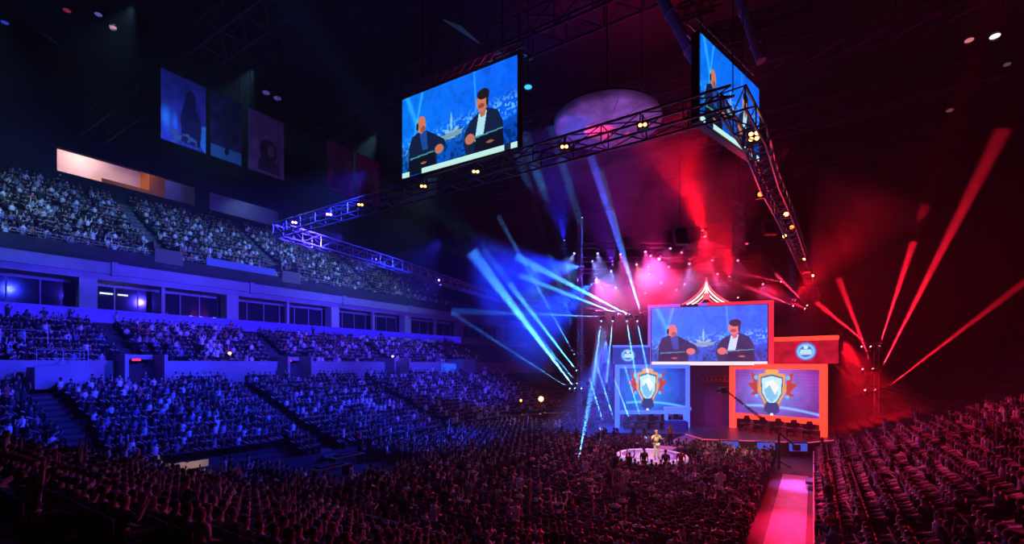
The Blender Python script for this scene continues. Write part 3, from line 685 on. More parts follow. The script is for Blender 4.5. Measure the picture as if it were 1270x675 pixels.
def place_screen(name, L, R, h, img, label, depth=.35, E=1.0, cat='screen', frame=None):
    """L, R: bottom corners as seen by the viewer"""
    L = Vector(L); R = Vector(R); w = (R-L).length; yaw = math.atan2(R.y-L.y, R.x-L.x)
    t = empty(name, L, label, cat, rz=yaw)
    mb = MB(); mb.box((-.08,.02,-.08), (w+.08,depth,h+.08)); mb.box((.3,depth,.3), (w-.3,depth+.15,h-.3)); mb.build('housing', blackp, t)
    o = picmesh('display', w, h, img, screenE, y=0); o.parent = t
    return t, w
s1, w1 = place_screen('led_screen', (-5.85,25.07,17.2), (.24,21.4,17.2), 4.2, IMG, 'large overhead LED screen showing two men at desks, above the amber-lamp truss')
s2, w2 = place_screen('led_screen', (7.77,19.4,17.4), (12.3,23.4,17.4), 3.6, IMG, 'tilted narrow overhead LED screen at the start of the red-lit truss')
for t, w, h in ((s1, w1, 4.2), (s2, w2, 3.6)):                           # hanging frames over both
    mb = MB()
    for z in (h+.25, h+.75): mb.tube((0,.2,z), (w,.2,z), .05); mb.tube((0,.6,z), (w,.6,z), .05)
    n = 12
    for k in range(n): mb.tube((w*k/n,.2,h+.25), (w*(k+1)/n,.2,h+.75), .03, n=4); mb.tube((w*k/n,.6,h+.75), (w*(k+1)/n,.2,h+.25), .03, n=4)
    mb.build('header_truss', alu, t)
    for k in (.15, .85):
        mb = MB(); mb.tube((w*k,.4,h+.7), (w*k,.4,37.9-17.4), .03, n=5); mb.build('cable', black, t)
spot('screen_spill', P(575,150,20), P(590,330,20), (.05,.3,1), 260, 130, 1)

# central stage screen
CL = P(808,454,48); CR = P(952,454,44.6)
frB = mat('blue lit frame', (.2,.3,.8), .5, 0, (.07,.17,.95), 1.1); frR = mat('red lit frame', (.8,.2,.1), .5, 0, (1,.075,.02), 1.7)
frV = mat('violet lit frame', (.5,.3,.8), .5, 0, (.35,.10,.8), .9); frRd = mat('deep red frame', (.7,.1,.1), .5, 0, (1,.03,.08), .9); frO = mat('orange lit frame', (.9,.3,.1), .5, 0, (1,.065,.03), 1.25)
c0, wc = place_screen('led_screen', (CL.x,CL.y,7.3-.1), (CR.x,CR.y,7.3-.1), 5.8, IMGS, 'central stage screen showing two men at desks over a white bar')
def frame_bar(t, lo, hi, m, name='frame_bar'):
    mb = MB(); mb.box(lo, hi); return mb.build(name, m, t)
frame_bar(c0, (-.35,-.15,-.1), (-.08,.3,6.1), frV); frame_bar(c0, (wc+.08,-.15,-.1), (wc+.5,.3,6.1), frRd)
frame_bar(c0, (-.35,-.15,5.85), (wc*.5,.3,6.15), frV); frame_bar(c0, (wc*.5,-.15,5.85), (wc+.5,.3,6.15), frRd)
# crown ornament
cr = empty('crown_ornament', P(876,377,46.2), 'peaked neon crown ornament glowing on top of the central stage screen', 'ornament', rz=-.25)
neon = mat('neon white', (.9,.7,.7), .5, 0, (1,.55,.5), 3.2); neonr = mat('neon red', (.9,.2,.2), .5, 0, (1,.07,.1), 2.2)
def curve_pts(w, h, k): return [Vector((s*w*(1-math.sin(t*math.pi/2)**.8), 0, h*t)) for s, ts in ((-1, [i/8 for i in range(9)]), (1, [i/8 for i in range(8, -1, -1)])) for t in ts]
for w_, h_, z_, m_, r_ in ((2.25,2.6,0,neonr,.06),(1.8,2.15,0,neon,.07),(1.3,1.55,0,neon,.06),(.8,1.0,0,neonr,.05)):
    mb = MB(); pts = curve_pts(w_, h_, 0); pts = [p+Vector((0,0,z_)) for p in pts]; mb.path(pts, r_, 6); mb.build('arch_tube', m_, cr)
mb = MB(); mb.lathe([(.001,.1),(.3,.08),(.33,0),(.3,-.08),(.001,-.1)], 16); o = mb.build('medallion', neonr, cr); o.location = (0,-.1,.75); o.rotation_euler = (math.pi/2,0,0)
mb = MB(); mb.box((-2.4,.05,-.25), (2.4,.25,.05)); mb.build('plinth', black, cr)
# side panels: function building a framed screen between two ground points
def framed(name, Lp, Rp, z0, z1, img, label, m, mtop=None, legs=True, bw=.42, zleg=1.0, side='both', sunk=True):
    L = Vector((Lp.x, Lp.y, z0)); R = Vector((Rp.x, Rp.y, z0)); t, w = place_screen(name, L, R, z1-z0, img, label, .3)
    h = z1-z0
    if side in ('both','left'): frame_bar(t, (-bw,-.2,(zleg-z0) if legs else 0), (0,.3,h+bw), m)
    if side in ('both','right'): frame_bar(t, (w,-.2,(zleg-z0) if legs else 0), (w+bw,.3,h+bw), m)
    frame_bar(t, (0,-.2,h), (w,.3,h+bw), mtop or m)
    if legs: frame_bar(t, (0,-.2,-bw), (w,.3,0), m)
    return t, w
ICB = pic(120, 64, lambda i, u, v: crest(i, u, v, 'blue')); ICR = pic(150, 80, lambda i, u, v: crest(i, u, v, 'red'))
IBB = pic(72, 36, lambda i, u, v: badge(i, u, v, 'blue')); IBR = pic(110, 44, lambda i, u, v: badge(i, u, v, 'red'))
def zat(py, d): return EYE-(py-HY)/F*d
dl = 47
l1, wl = framed('led_screen', P(768,0,dl), P(850,0,dl), zat(509,dl), zat(457,dl), ICB, 'blue framed stage screen with a winged crest', frB, bw=.38, zleg=1.0)
dr0, dr1 = 46.5, 41.0
r1_, wr = framed('led_screen', P(912,0,dr0), P(1017,0,dr1), zat(512,dr0), zat(458,dr0), ICR, 'orange framed stage screen with a winged crest', frO, bw=.5, zleg=1.0)
l2, _ = framed('led_screen', P(760,0,47.6), P(805,0,47.6), zat(452,47.6), zat(431,47.6), IBB, 'small blue upper stage panel with a round badge', frB, legs=False, bw=.22, side='none')
r2, _ = framed('led_screen', P(959,0,45.6), P(1040,0,41.8), zat(451,45.6), zat(424,45.6), IBR, 'small red upper stage panel with a round badge', frO, legs=False, bw=.4, side='none')
# stage deck: polygon platform
deckpts = [P(742,0,50), P(742,0,43.5), P(850,0,42.3), P(872,0,39.3), P(1000,0,37.6), P(1052,0,39.5), P(1052,0,47), P(960,0,52)]
def prism(mb, pts, z0, z1, mi=0):
    n = len(pts); vs = [(p.x, p.y, z0) for p in pts]+[(p.x, p.y, z1) for p in pts]
    mb.add(vs, [tuple(range(n))[::-1], tuple(range(n, 2*n))]+[(k, (k+1)%n, n+(k+1)%n, n+k) for k in range(n)], mi)
stg = empty('stage', P(890,0,44)*1, 'main stage platform under the screens, blue on one side and red on the other', 'stage'); stg.location.z = 0
o0 = stg.location.copy(); sh = [p-o0 for p in deckpts]
mb = MB(); prism(mb, sh, 0, 1.0); mb.build('deck', mat('stage deck', (.12,.12,.13), .35), stg)
mb = MB()
for k in range(2, 5): mb.tube(Vector((*sh[k].xy, 1.02)), Vector((*sh[k+1].xy, 1.02)), .04)
mb.build('edge_light', mat('edge light', (.6,.1,.2), .5, 0, (.8,.05,.2), 1.2), stg)
# backdrops behind the player positions
def wallpanel(name, A, B, z0, z1, m, th=.25):
    A = Vector((A.x, A.y, z0)); B = Vector((B.x, B.y, z0)); t = link(name, None) if 0 else None
    mb = MB(); w = (B-A).length; mb.box((0,0,0), (w,th,z1-z0)); o = mb.build(name, m); o.location = A; o.rotation_euler = (0,0,math.atan2(B.y-A.y, B.x-A.x)); return o
bd = mat('backdrop cloth', (.5,.45,.5), .9, noise=.15, nscale=1)
struct(wallpanel('wall_stage_blue', P(768,0,48.6), P(850,0,48.6), 1, zat(512,48), bd)); struct(wallpanel('wall_stage_red', P(910,0,47.6), P(1026,0,42.0), 1, zat(515,46), bd))
struct(wallpanel('wall_stage_centre', P(852,0,49.6), P(908,0,48.2), 1, zat(455,48), mat('dark drape', (.14,.12,.16), .9)))
# gold ornament strip above the centre gap
og = empty('gold_relief', P(888,470,47.6), 'thin gold ornament hanging in the dark gap below the central screen', 'ornament', rz=-.2)
gold = mat('gold', (.6,.3,.08), .4, .6)
for k in range(7):
    mb = MB(); x = (k-3)*.42; hh = .14+.10*((k*3)%4)/3; mb.tube((x,0,-hh), (x,0,hh), .05); mb.path([Vector((x-.15,0,-hh)), Vector((x,0,-hh*.3)), Vector((x+.15,0,-hh))], .03); mb.build('ornament_post', gold, og)
mb = MB(); mb.tube((-1.5,0,-.3), (1.5,0,-.3), .03); mb.tube((-1.1,0,.32), (1.1,0,.32), .03); mb.build('rail', gold, og)
mb = MB(); mb.box((-1.55,.05,-.4), (1.55,1.2,-.34)); mb.build('bracket', black, og)
# gamer desks and chairs
def gchair(p, yaw, label, group):
    t = empty('gaming_chair', p, label, 'chair', group, rz=yaw)
    mb = MB(); mb.box((-.27,-.25,.42), (.27,.27,.54)); mb.build('seat', blackp, t)
    mb = MB(); mb.add([(-.22,-.3,.5),(.22,-.3,.5),(.28,-.36,1.0),(.2,-.42,1.35),(-.2,-.42,1.35),(-.28,-.36,1.0),(-.22,-.2,.5),(.22,-.2,.5),(.28,-.26,1.0),(.2,-.34,1.35),(-.2,-.34,1.35),(-.28,-.26,1.0)],
        [(0,1,2,5),(5,2,3,4),(6,11,8,7),(11,10,9,8),(0,6,7,1),(1,7,8,2),(2,8,9,3),(3,9,10,4),(4,10,11,5),(5,11,6,0)]); mb.build('backrest', blackp, t)
    for s in (-1,1): mb = MB(); mb.box((.28*s-.04,-.15,.66), (.28*s+.04,.2,.7)); mb.box((.28*s-.02,-.05,.5), (.28*s+.02,.05,.66)); mb.build('armrest', blackp, t)
    mb = MB(); mb.tube((0,0,.06), (0,0,.42), .035)
    for k in range(5): a = k*2*math.pi/5; mb.tube((0,0,.1), (.28*math.cos(a), .28*math.sin(a), .05), .025)
    mb.build('base', black, t)
def gdesk(p, yaw, label, group, n=1):
    t = empty('gaming_desk', p, label, 'desk', group, rz=yaw)
    mb = MB(); mb.box((-.62,-.35,.70), (.62,.35,.75)); mb.build('desktop', black, t)
    for s in (-1,1): mb = MB(); mb.box((.58*s-.03,-.3,0), (.58*s+.03,.3,.7)); mb.build('side_panel', black, t)
    m = empty('computer_monitor', Vector(p)+Vector((0,0,.75)), label.replace('desk', 'monitor on the desk'), 'monitor', group.replace('desks', 'monitors'), rz=yaw)
    mb = MB(); mb.box((-.3,-.02,.14), (.3,.03,.50)); mb.build('screen', blackp, m)
    mb = MB(); mb.tube((0,.0,.02), (0,.0,.3), .025); mb.box((-.12,-.1,0), (.12,.1,.02)); mb.build('stand', black, m)
for k in range(5):
    f = (k+.5)/5; x = 916+f*98; dd = 45.6+(39.8-45.6)*f; p = P(x,0,dd); p.z = 1.0; yw = math.atan2(-5.2, 8.4)
    gchair(p, yw+math.pi, 'black gaming chair against the red backdrop on stage', 'gaming chairs on the red side'); q = p+Vector((-.38,-.85,0)); 
    gdesk(q, yw, 'black player desk in front of a gaming chair on the red side', 'player desks on the red side')
for k in range(5):
    x = 778+k*15.5; p = P(x,0,46.4); p.z = 1.0
    gchair(p, math.pi, 'gaming chair against the blue backdrop on stage', 'gaming chairs on the blue side'); gdesk(p+Vector((0,-.95,0)), 0, 'black player desk in front of a gaming chair on the blue side', 'player desks on the blue side')
# tall dark booth slabs between red players
for k in range(6):
    f = k/5; p = P(914+f*102,0,46.9+(41.5-46.9)*f); p.z = 1.0
    o = wallpanel('booth_divider', p, p+Vector((.5,-.33,0)), 1.0, 2.75, blackp, .12); tag(o, 'tall dark divider panel between player seats on the red side', 'panel', 'dividers on the red side')
# low blue monitors in the stage front
for x, dd in ((905,38.2),(950,37.6),(990,37.2)):
    p = P(x,0,dd); t = empty('stage_monitor', (p.x,p.y,.35), 'small screen glowing blue at the foot of the stage front', 'monitor', 'blue monitors at the stage front', rz=-.1)
    mb = MB(); mb.box((-.75,.02,0), (.75,.3,.75)); mb.build('housing', blackp, t); mb = MB(); mb.box((-.68,0,.07), (.68,.02,.68)); mb.build('display', mat('blue monitor', (.02,.02,.1), .4, 0, (.05,.10,.75), .8), t)
    mb = MB(); mb.box((-.5,.05,-.35), (.5,.25,0)); mb.build('stand', black, t)
# blue side small block (caster booth)
t = empty('stage_booth', P(838,0,44.5), 'small blue-lit booth with a light top beside the centre gap', 'booth'); t.location.z = 1.0
mb = MB(); mb.box((-.9,-.4,0), (.9,.5,1.0)); mb.build('body', mat('booth blue', (.15,.2,.5), .5), t); mb = MB(); mb.box((-1,-.5,2.0), (1.3,.5,2.25)); mb.build('canopy', frB, t)
mb = MB(); mb.box((-.95,-.4,1.0), (-.85,.4,2.0)); mb.box((.85,-.4,1.0), (.95,.4,2.0)); mb.build('post', frB, t)
# round stage
rs = empty('round_stage', Vector((9.95,33.5,0)), 'round white-rimmed stage platform among the crowd in front of the main stage', 'stage')
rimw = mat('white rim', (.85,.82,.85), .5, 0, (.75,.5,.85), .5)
mb = MB(); mb.lathe([(2.35,0),(2.35,.82),(.001,.84)], 48); mb.build('platform', mat('round deck', (.35,.33,.4), .35), rs)
mb = MB(); mb.lathe([(2.1,.86),(2.42,.86),(2.46,.80),(2.46,.6),(2.36,.6)], 48); mb.build('rim', rimw, rs, True)
mb = MB(); mb.lathe([(1.35,.845),(1.4,.855),(1.45,.845)], 40); mb.build('floor_ring', frB, rs)
for ang in (2.2, 5.2):
    mb = MB()
    for k in range(3): mb.box((2.4+.28*k,-.6,0), (2.68+.28*k,.6,.63-.21*k), Matrix.Rotation(ang, 4, 'Z'))
    mb.build('steps', black, rs)
mb = MB()                                                 # ramp bridge between the round and the main stage
A_ = Vector((11.3,35.6,0)); B_ = P(862,0,42.5); d_ = (B_-A_); d_.z = 0; n_ = Vector((-d_.y, d_.x, 0)).normalized()*.7
for z0, z1 in ((.62,.82),):
    mb.add([A_-n_+Vector((0,0,z0)), A_+n_+Vector((0,0,z0)), Vector((B_.x,B_.y,0))+n_+Vector((0,0,z0)), Vector((B_.x,B_.y,0))-n_+Vector((0,0,z0)),
            A_-n_+Vector((0,0,z1)), A_+n_+Vector((0,0,z1)), Vector((B_.x,B_.y,0))+n_+Vector((0,0,z1+.15)), Vector((B_.x,B_.y,0))-n_+Vector((0,0,z1+.15))],
           [(0,3,2,1),(4,5,6,7),(0,1,5,4),(1,2,6,5),(2,3,7,6),(3,0,4,7)])
for f_ in (.1,.5,.9): q = A_.lerp(Vector((B_.x,B_.y,0)), f_); mb.tube((q.x,q.y,0), (q.x,q.y,.7), .08)
o = mb.build('stage_ramp', mat('ramp deck', (.3,.3,.4), .5)); tag(o, 'narrow blue-lit ramp joining the round stage to the main stage', 'ramp')
# performers
goldc = mat('gold cloth', (.85,.55,.2), .5); 
person(9.8,31.9,.86,math.pi+.15,'host',5,'performer in a white and gold outfit standing on the round stage',None,1.12,pants=mat('pale cloth', (.8,.7,.55), .8),shirt=mat('cream cloth', (.9,.75,.5), .7),hair=mat('blond hair', (.6,.4,.15), .5))
person(12.1,36.0,1.0,math.pi,'stand',7,'person in an orange top standing on the ramp by the round stage',None,1.0,shirt=mat('orange cloth', (.9,.35,.1), .8))
person(8.6,30.6,0,math.pi+.3,'stand',0,'camera operator in black standing at the edge of the round stage, arms low',None,1.05,pants=pantM[0])
person(9.9,30.3,0,.2,'stand',1,'crew member in black standing in front of the performer',None,1.02,pants=pantM[0])
person(11.0,30.6,0,-.3,'stand',7,'crew member in a red top standing in front of the round stage',None,1.02,pants=pantM[0],shirt=mat('red cloth', (.6,.05,.05), .8))
# camera crane
J0 = P(966,537,33); J1 = P(897,482,34.5)
t = empty('camera_crane', (J0.x, J0.y, 0), 'long black camera crane reaching up across the orange screen', 'crane')
o0 = Vector((J0.x, J0.y, 0)); d = (J1-J0).normalized()
mb = MB(); q0 = J0-o0; q1 = J1-o0; up = Vector((0,0,.12))
for s in (up, -up*.6): mb.tube(q0+s, q1+s*.4, .045, .03)
for k in range(16): a_ = q0.lerp(q1, k/16); b_ = q0.lerp(q1, (k+1)/16); mb.tube(a_+up*(1-.04*k), b_-up*.5, .018, n=4)
mb.build('boom', black, t)
mb = MB(); mb.box((q1.x-.25,q1.y-.2,q1.z-.35), (q1.x+.2,q1.y+.25,q1.z+.08)); mb.build('camera_body', blackp, t)
mb = MB(); mb.tube(q1+Vector((-.25,0,-.15)), q1+Vector((-.5,-.05,-.18)), .1, .12, 12); mb.build('camera_lens', blackp, t)
mb = MB(); mb.tube((0,0,0), q0, .1, .07, 8); mb.build('column', black, t)
mb = MB()
for k in range(3): a_ = k*2.09; mb.tube((0,0,.5), (.8*math.cos(a_), .8*math.sin(a_), .05), .045)
mb.build('tripod_base', black, t)
mb = MB(); mb.tube(q0, q0-d*1.4, .06); b_ = q0-d*1.4; mb.box((b_.x-.2,b_.y-.15,b_.z-.25), (b_.x+.2,b_.y+.15,b_.z+.15)); mb.build('counterweight', black, t)

# speakers and hung objects over the stage
def line_array(px, py0, py1, d, label):
    p = P(px, py0, d); n = 8; hh = (py1-py0)/F*d/n; t = empty('line_array_speaker', p, label, 'speaker')
    for k in range(n):
        mb = MB(); y = -.04*k*k*.3; mb.box((-.55,y-.35,-hh*(k+1)+.03), (.55,y+.35,-hh*k-.02)); mb.build('cabinet', blackp if k % 2 else black, t)
    mb = MB(); mb.tube((0,0,0), (0,0,38-p.z), .03, n=5); mb.build('cable', black, t); mb = MB(); mb.box((-.4,-.4,0), (.4,.4,.12)); mb.build('fly_frame', alu, t)
line_array(843,284,306,42,'hanging line array speaker in the red haze above the stage')
line_array(952,276,294,44,'hanging line array speaker beside the red-lit truss')
truss('truss_tower', [P(917,250,42), P(916,312,42)], .9, 'short hanging truss ladder above the stage between speaker and red-lit truss', r=.05, step=.8)
mb = MB(); p = P(917,250,42); mb.tube((0,0,0), (0,0,38-p.z), .03, n=5); o = mb.build('hanging_cable', black); o.location = p; tag(o, 'dark cable holding the short hanging truss ladder', 'cable')

# scoreboard disc
sb = empty('centre_scoreboard', (7.1,35.2,25), 'round pale underside of the hoisted centre scoreboard behind the near truss', 'scoreboard')
mb = MB(); mb.lathe([(.001,0),(1.6,.0),(1.62,-.12),(1.75,-.12),(1.77,0),(3.7,.05),(3.95,.2),(3.95,.6)], 48); mb.build('soffit', mat('soffit', (.6,.56,.62), .7, noise=.55, nscale=.55), sb, True)
mb = MB()
for k in range(12): a_ = k*math.pi/6; mb.tube((1.7*math.cos(a_),1.7*math.sin(a_),-.0), (3.8*math.cos(a_),3.8*math.sin(a_),.04), .035, n=4)
mb.build('rib', fascia, sb)
mb = MB(); mb.lathe([(3.9,.6),(3.7,.9),(3.0,1.3),(1.2,1.6),(.001,1.6)], 24); mb.build('body', black, sb)
mb = MB(); mb.tube((0,0,1.5), (0,0,12.9), .06); mb.build('hoist_cable', black, sb)
# roof steel
def beam_t(a, b, label, m=steel, r=.12, size=1.6): return truss('roof_truss', [a, b], size, label, r=r, m=m, step=3.2)
for i, A in enumerate((20, 34, 48, 62, 76)):
    beam_t(AB(A,-28,35), AB(A,72,35), ['first','second','third','fourth','fifth'][i]+' dark steel roof truss crossing the arena, counted from the viewer', size=2.2)
def pipe(a, b, r, m, label):
    a = Vector(a); b = Vector(b); mb = MB(); mb.tube((0,0,0), b-a, r, n=10)
    for k in (.25,.75): c = (b-a)*k; mb.tube(c, c+(b-a).normalized()*.12, r*1.25, n=10)
    o = mb.build('roof_beam', m); o.location = a; tag(o, label, 'beam')
pipe(P(820,-4,26), P(868,85,24), .28, mat('painted beam', (.35,.32,.5), .6), 'violet-lit sloping beam above the tilted overhead screen')
pipe(P(916,-6,27), P(944,76,26), .26, mat('painted beam', (.35,.32,.5), .6), 'red-lit sloping beam behind the tilted overhead screen')
for p0, p1, l in (((838,18,28),(888,2,30),'upper'),((880,42,28),(1010,4,34),'middle'),((865,52,28),(1012,38,34),'lower')):
    truss('roof_truss', [P(*p0), P(*p1)], .7, l+' dim red ladder truss above the tilted overhead screen', r=.06, m=steel, step=1.5)

# banners
def banner(a0, a1, b, z0, z1, fn, label, E=1):
    L = AB(a0, b, z0); t = empty('hanging_banner', L, label, 'banner', rz=YAW)
    w = a1-a0; img = pic(48, 72, fn); o = picmesh('cloth', w, z1-z0, img, E, y=0); o.parent = t
    mb = MB(); mb.box((0,.01,0), (w,.03,z1-z0)); mb.build('backing', mat('banner back', (.2,.2,.25), .9), t)
    mb = MB(); mb.tube((-.1,.02,z1-z0), (w+.1,.02,z1-z0), .06); mb.build('top_rod', black, t); mb = MB(); mb.tube((-.1,.02,0), (w+.1,.02,0), .04); mb.build('bottom_rod', black, t)
    mb = MB(); mb.tube((.2,.02,z1-z0), (.2,.02,38-z0), .02, n=4); mb.tube((w-.2,.02,z1-z0), (w-.2,.02,38-z0), .02, n=4); mb.build('cable', black, t)
def bn1(img, U, V):
    n = vnoise(*U.shape, 9, 4); img[:] = np.array([.10,.10,.5])*(.5+n[..., None]*.8)
    img += (np.exp(-((U-.1)/.1)**2-((V-.66)/.14)**2)[..., None])*np.array([.1,.75,1.]); img += (np.exp(-((U-.3)/.05)**2-((V-.68)/.12)**2)[..., None])*np.array([.05,.5,.9])  # soft cyan patches mixed into the cloth colours
    poly(img, U, V, [(.45,.95),(.42,.6),(.5,.35),(.55,.2),(.65,.14),(.75,.2),(.78,.4),(.9,.6),(.86,.95)], (.02,.02,.09)); poly(img, U, V, [(.9,.62),(1,.6),(1,1),(.88,.92)], (.1,.6,.9))
    img[(V > .8) & (vnoise(*U.shape, 24, 6) > .6) & (U < .8)] = (.15,.3,.35)
def bn2(img, U, V):
    n = vnoise(*U.shape, 8, 14); img[:] = np.array([.05,.06,.18])*n[..., None]; m = (V > .8) & (n > .35); img[m] = (.08,.35,.5); ell(img, U, V, .5, .45, .25, .3, (.02,.02,.05))
def bn3(img, U, V):
    n = vnoise(*U.shape, 8, 24); img[:] = np.array([.35,.22,.4])*(.4+.6*n[..., None]); ell(img, U, V, .55, .6, .25, .2, (.04,.03,.05)); ell(img, U, V, .62, .58, .1, .1, (.3,.15,.15)); poly(img, U, V, [(.25,.95),(.3,.75),(.8,.75),(.9,.95)], (.05,.04,.08))
def bn4(img, U, V):
    n = vnoise(*U.shape, 7, 34); img[:] = np.array([.3,.1,.16])*(.3+.8*n[..., None]); ell(img, U, V, .5, .35, .2, .16, (.12,.04,.06)); poly(img, U, V, [(.15,.95),(.25,.5),(.75,.5),(.85,.95)], (.08,.03,.05))
bm1 = attr_mat('banner print', None)
banner(16.5, 19.8, 44, 25.4, 31.1, bn1, 'blue hanging banner with a dark figure and soft cyan patches', bm1)
banner(20.2, 22.8, 44, 25.4, 31.1, bn2, 'dark hanging banner with a blue strip along its foot', bm1)
banner(23.4, 26.9, 44, 25.4, 31.1, bn3, 'violet hanging banner showing a portrait', bm1)
banner(31.8, 35.2, 44, 26.2, 31.5, bn4, 'first of two dim reddish banners hanging left of the big screen', bm1)
banner(35.6, 39, 44, 26.2, 31.5, bn4, 'second of two dim reddish banners, closer to the big screen', bm1)
def aimspot(px, py, d, tgt, col, W, deg): return spot('accent_spot', P(px, py, d), tgt, col, W, deg, .5)
point('banner_glow', AB(17.4,39.5,25.5), (.12,.28,1), 600, .3); point('banner_glow', AB(25,40,23.5), (.4,.25,1), 16, .3)
point('banner_glow', AB(35.5,39,24), (.8,.08,.3), 14, .3)

# small lights on the roof and the far objects
def roof_lamp(px, py, d, col, es, label, s=.35, tilt=0.):
    p = P(px, py, d); t = empty('roof_light', p, label, 'lamp', q=(Vector((0,0,EYE))-p).to_track_quat('Z', 'Y'))
    mb = MB(); mb.lathe([(.001,-.5*s),(.5*s,-.45*s),(.9*s,0),(1.0*s,.05*s),(.9*s,.08*s)], 14); mb.build('reflector', black, t, True)
    mb = MB(); mb.lathe([(.001,.1*s),(.88*s,.06*s)], 14, sx=1, sy=.55); mb.build('lens', mat('roof lens %d %d' % (px, py), (.05,.05,.05), .4, 0, col, es, sample=False), t)
    mb = MB(); q = t.rotation_quaternion.inverted() @ Vector((0,0,1)); mb.tube((0,0,-.3*s), q*max(.3, (34-p.z)) , .03, n=4); mb.build('drop_pole', black, t)
for px, py, d, c, es, lb, s in ((1234,45,40,(.8,.75,1),1.6,'bright white roof lamp high above the red-lit stand',.4),(1202,50,40,(1,.25,.3),.7,'pinkish roof lamp beside the bright white one',.35),
    (655,108,30,(.05,.5,1),1.4,'small cyan lamp beside the corner of the big overhead screen',.28),(140,34,40,(1,.03,.05),.5,'small red roof lamp above the upper deck',.28),(83,13,40,(.8,.05,.12),.25,'dim red roof lamp near the top corner',.3),
    (122,18,40,(.2,.2,.9),.4,'dim violet roof lamp near the top corner',.3),(6,28,42,(.04,.07,.8),.5,'dim blue roof lamp high over the upper deck',.3),(330,115,42,(.2,.1,.6),.35,'dim violet roof lamp above the violet banner',.35),
    (344,122,42,(.2,.1,.6),.35,'second dim violet roof lamp above the violet banner',.35),(1178,137,42,(.5,.15,.18),.25,'faint pink roof lamp over the red-lit stand',.3),(1249,80,42,(.4,.35,.45),.15,'faint grey roof lamp over the red-lit stand',.3),
    (796,117,34,(.35,.3,.9),1.0,'small oval violet lamp beside the scoreboard',.35)):
    roof_lamp(px, py, d, c, es, lb, s)
def wedge(px, py, d, w, h, m, label, rot=-.4):
    p = P(px, py, d); t = empty('roof_reflector', p, label, 'panel'); mb = MB()
    mb.add([(-w/2,0,h/2),(w/2,0,-h/2),(w*.25,0,-h*.15),(0,0,h*.2),(-w/2,.15,h/2),(w/2,.15,-h/2),(w*.25,.15,-h*.15),(0,.15,h*.2)],
           [(0,1,2,3),(7,6,5,4),(0,4,5,1),(1,5,6,2),(2,6,7,3),(3,7,4,0)]); mb.build('plate', m, t)
    mb = MB(); mb.tube((0,.08,h*.1), (0,.08,35-p.z), .03, n=4); mb.build('drop_pole', black, t)
pl = mat('glossy plate', (.35,.35,.4), .3)
wedge(572,38,30,2.3,1.5,pl,'angular plate lit cyan hanging behind the big overhead screen'); wedge(62,50,38,2.6,1.8,pl,'angular plate lit blue hanging near the top corner')
spot('plate_spot', P(572,60,25), P(572,38,30), (.03,.45,1), 260, 30); spot('plate_spot', P(75,80,33), P(62,50,38), (.03,.08,1), 150, 30)

# ---- left stand things
def railing(pts, h, label, n=None, cat='railing', group=None, infill=False):
    o0 = Vector(pts[0]); t = empty('railing', o0, label, cat, group); pts = [Vector(p)-o0 for p in pts]
    for k, (a_, b_) in enumerate(zip(pts[:-1], pts[1:])):
        mb = MB(); u = Vector((0,0,h)); mb.tube(a_+u, b_+u, .03); mb.tube(a_+u*.5, b_+u*.5, .02); mb.build('rail', railm, t)
        m = n or max(2, int((b_-a_).length/1.4)+1)
        for j in range(m+(k == len(pts)-2)): q = a_.lerp(b_, j/m); mb = MB(); mb.tube(q, q+u, .025); mb.build('post', railm, t)
t = empty('camera_platform', AB(9.3,44.2,5.6), 'pale block-fronted viewing platform with railings in the lower stand', 'platform', rz=YAW)
mb = MB(); mb.box((0,0,0), (2.9,.2,1.55)); mb.box((0,.2,1.35), (2.9,2.0,1.5)); mb.build('front_panel', fascia, t)
mb = MB(); mb.box((0,.2,0), (.2,2,1.4)); mb.box((2.7,.2,0), (2.9,2,1.4)); mb.build('side_wall', fascia, t)
railing([AB(9.4,44.3,7.15), AB(12.1,44.3,7.15), AB(12.1,46.1,7.15)], 1.15, 'metal railing on top of the pale viewing platform')
railing([AB(6.2,50,8.7), AB(12.5,50,8.7)], 1.2, 'long metal railing among the rows behind the viewing platform')
railing([AB(13,.0,.02), AB(40,.0,.02)], 1.05, 'thin metal railing along the pink aisle', 16)
railing([AB(12.2,4,.6), AB(12.2,15,.6)], .9, 'thin railing in front of the dark stand closest to the viewer', 8)
railing([AB(33,-.2,.6), AB(33,-13.5,5.4)], .95, 'sloping handrail on the stairs of the red-lit stand', 8)
railing([AB(2.5,58.3,18.6), AB(92,58.3,18.6)], .55, 'long railing along the front edge of the upper deck', 60)
# upper deck portals
for A in (22.5, 36.5):
    mb = MB()
    for s in (-1.3, 1.1): abbox(mb, A+s, A+s+.2, 58.2, 62, 17.4, 20.3)
    abbox(mb, A-1.3, A+1.3, 61.8, 62, 17.4, 20.3); abbox(mb, A-1.3, A+1.3, 57.95, 58.1, 18.0, 19.5); struct(mb.build('portal', mat('portal wall', (.2,.17,.14), .9)))
mb = MB(); abbox(mb, 26.3, 34.4, 58.22, 58.3, 18.0, 19.5); o = mb.build('glass_panel', mat('blue glass', (.25,.3,.6), .15)); tag(o, 'long blue glass balustrade panel on the upper deck edge', 'panel')
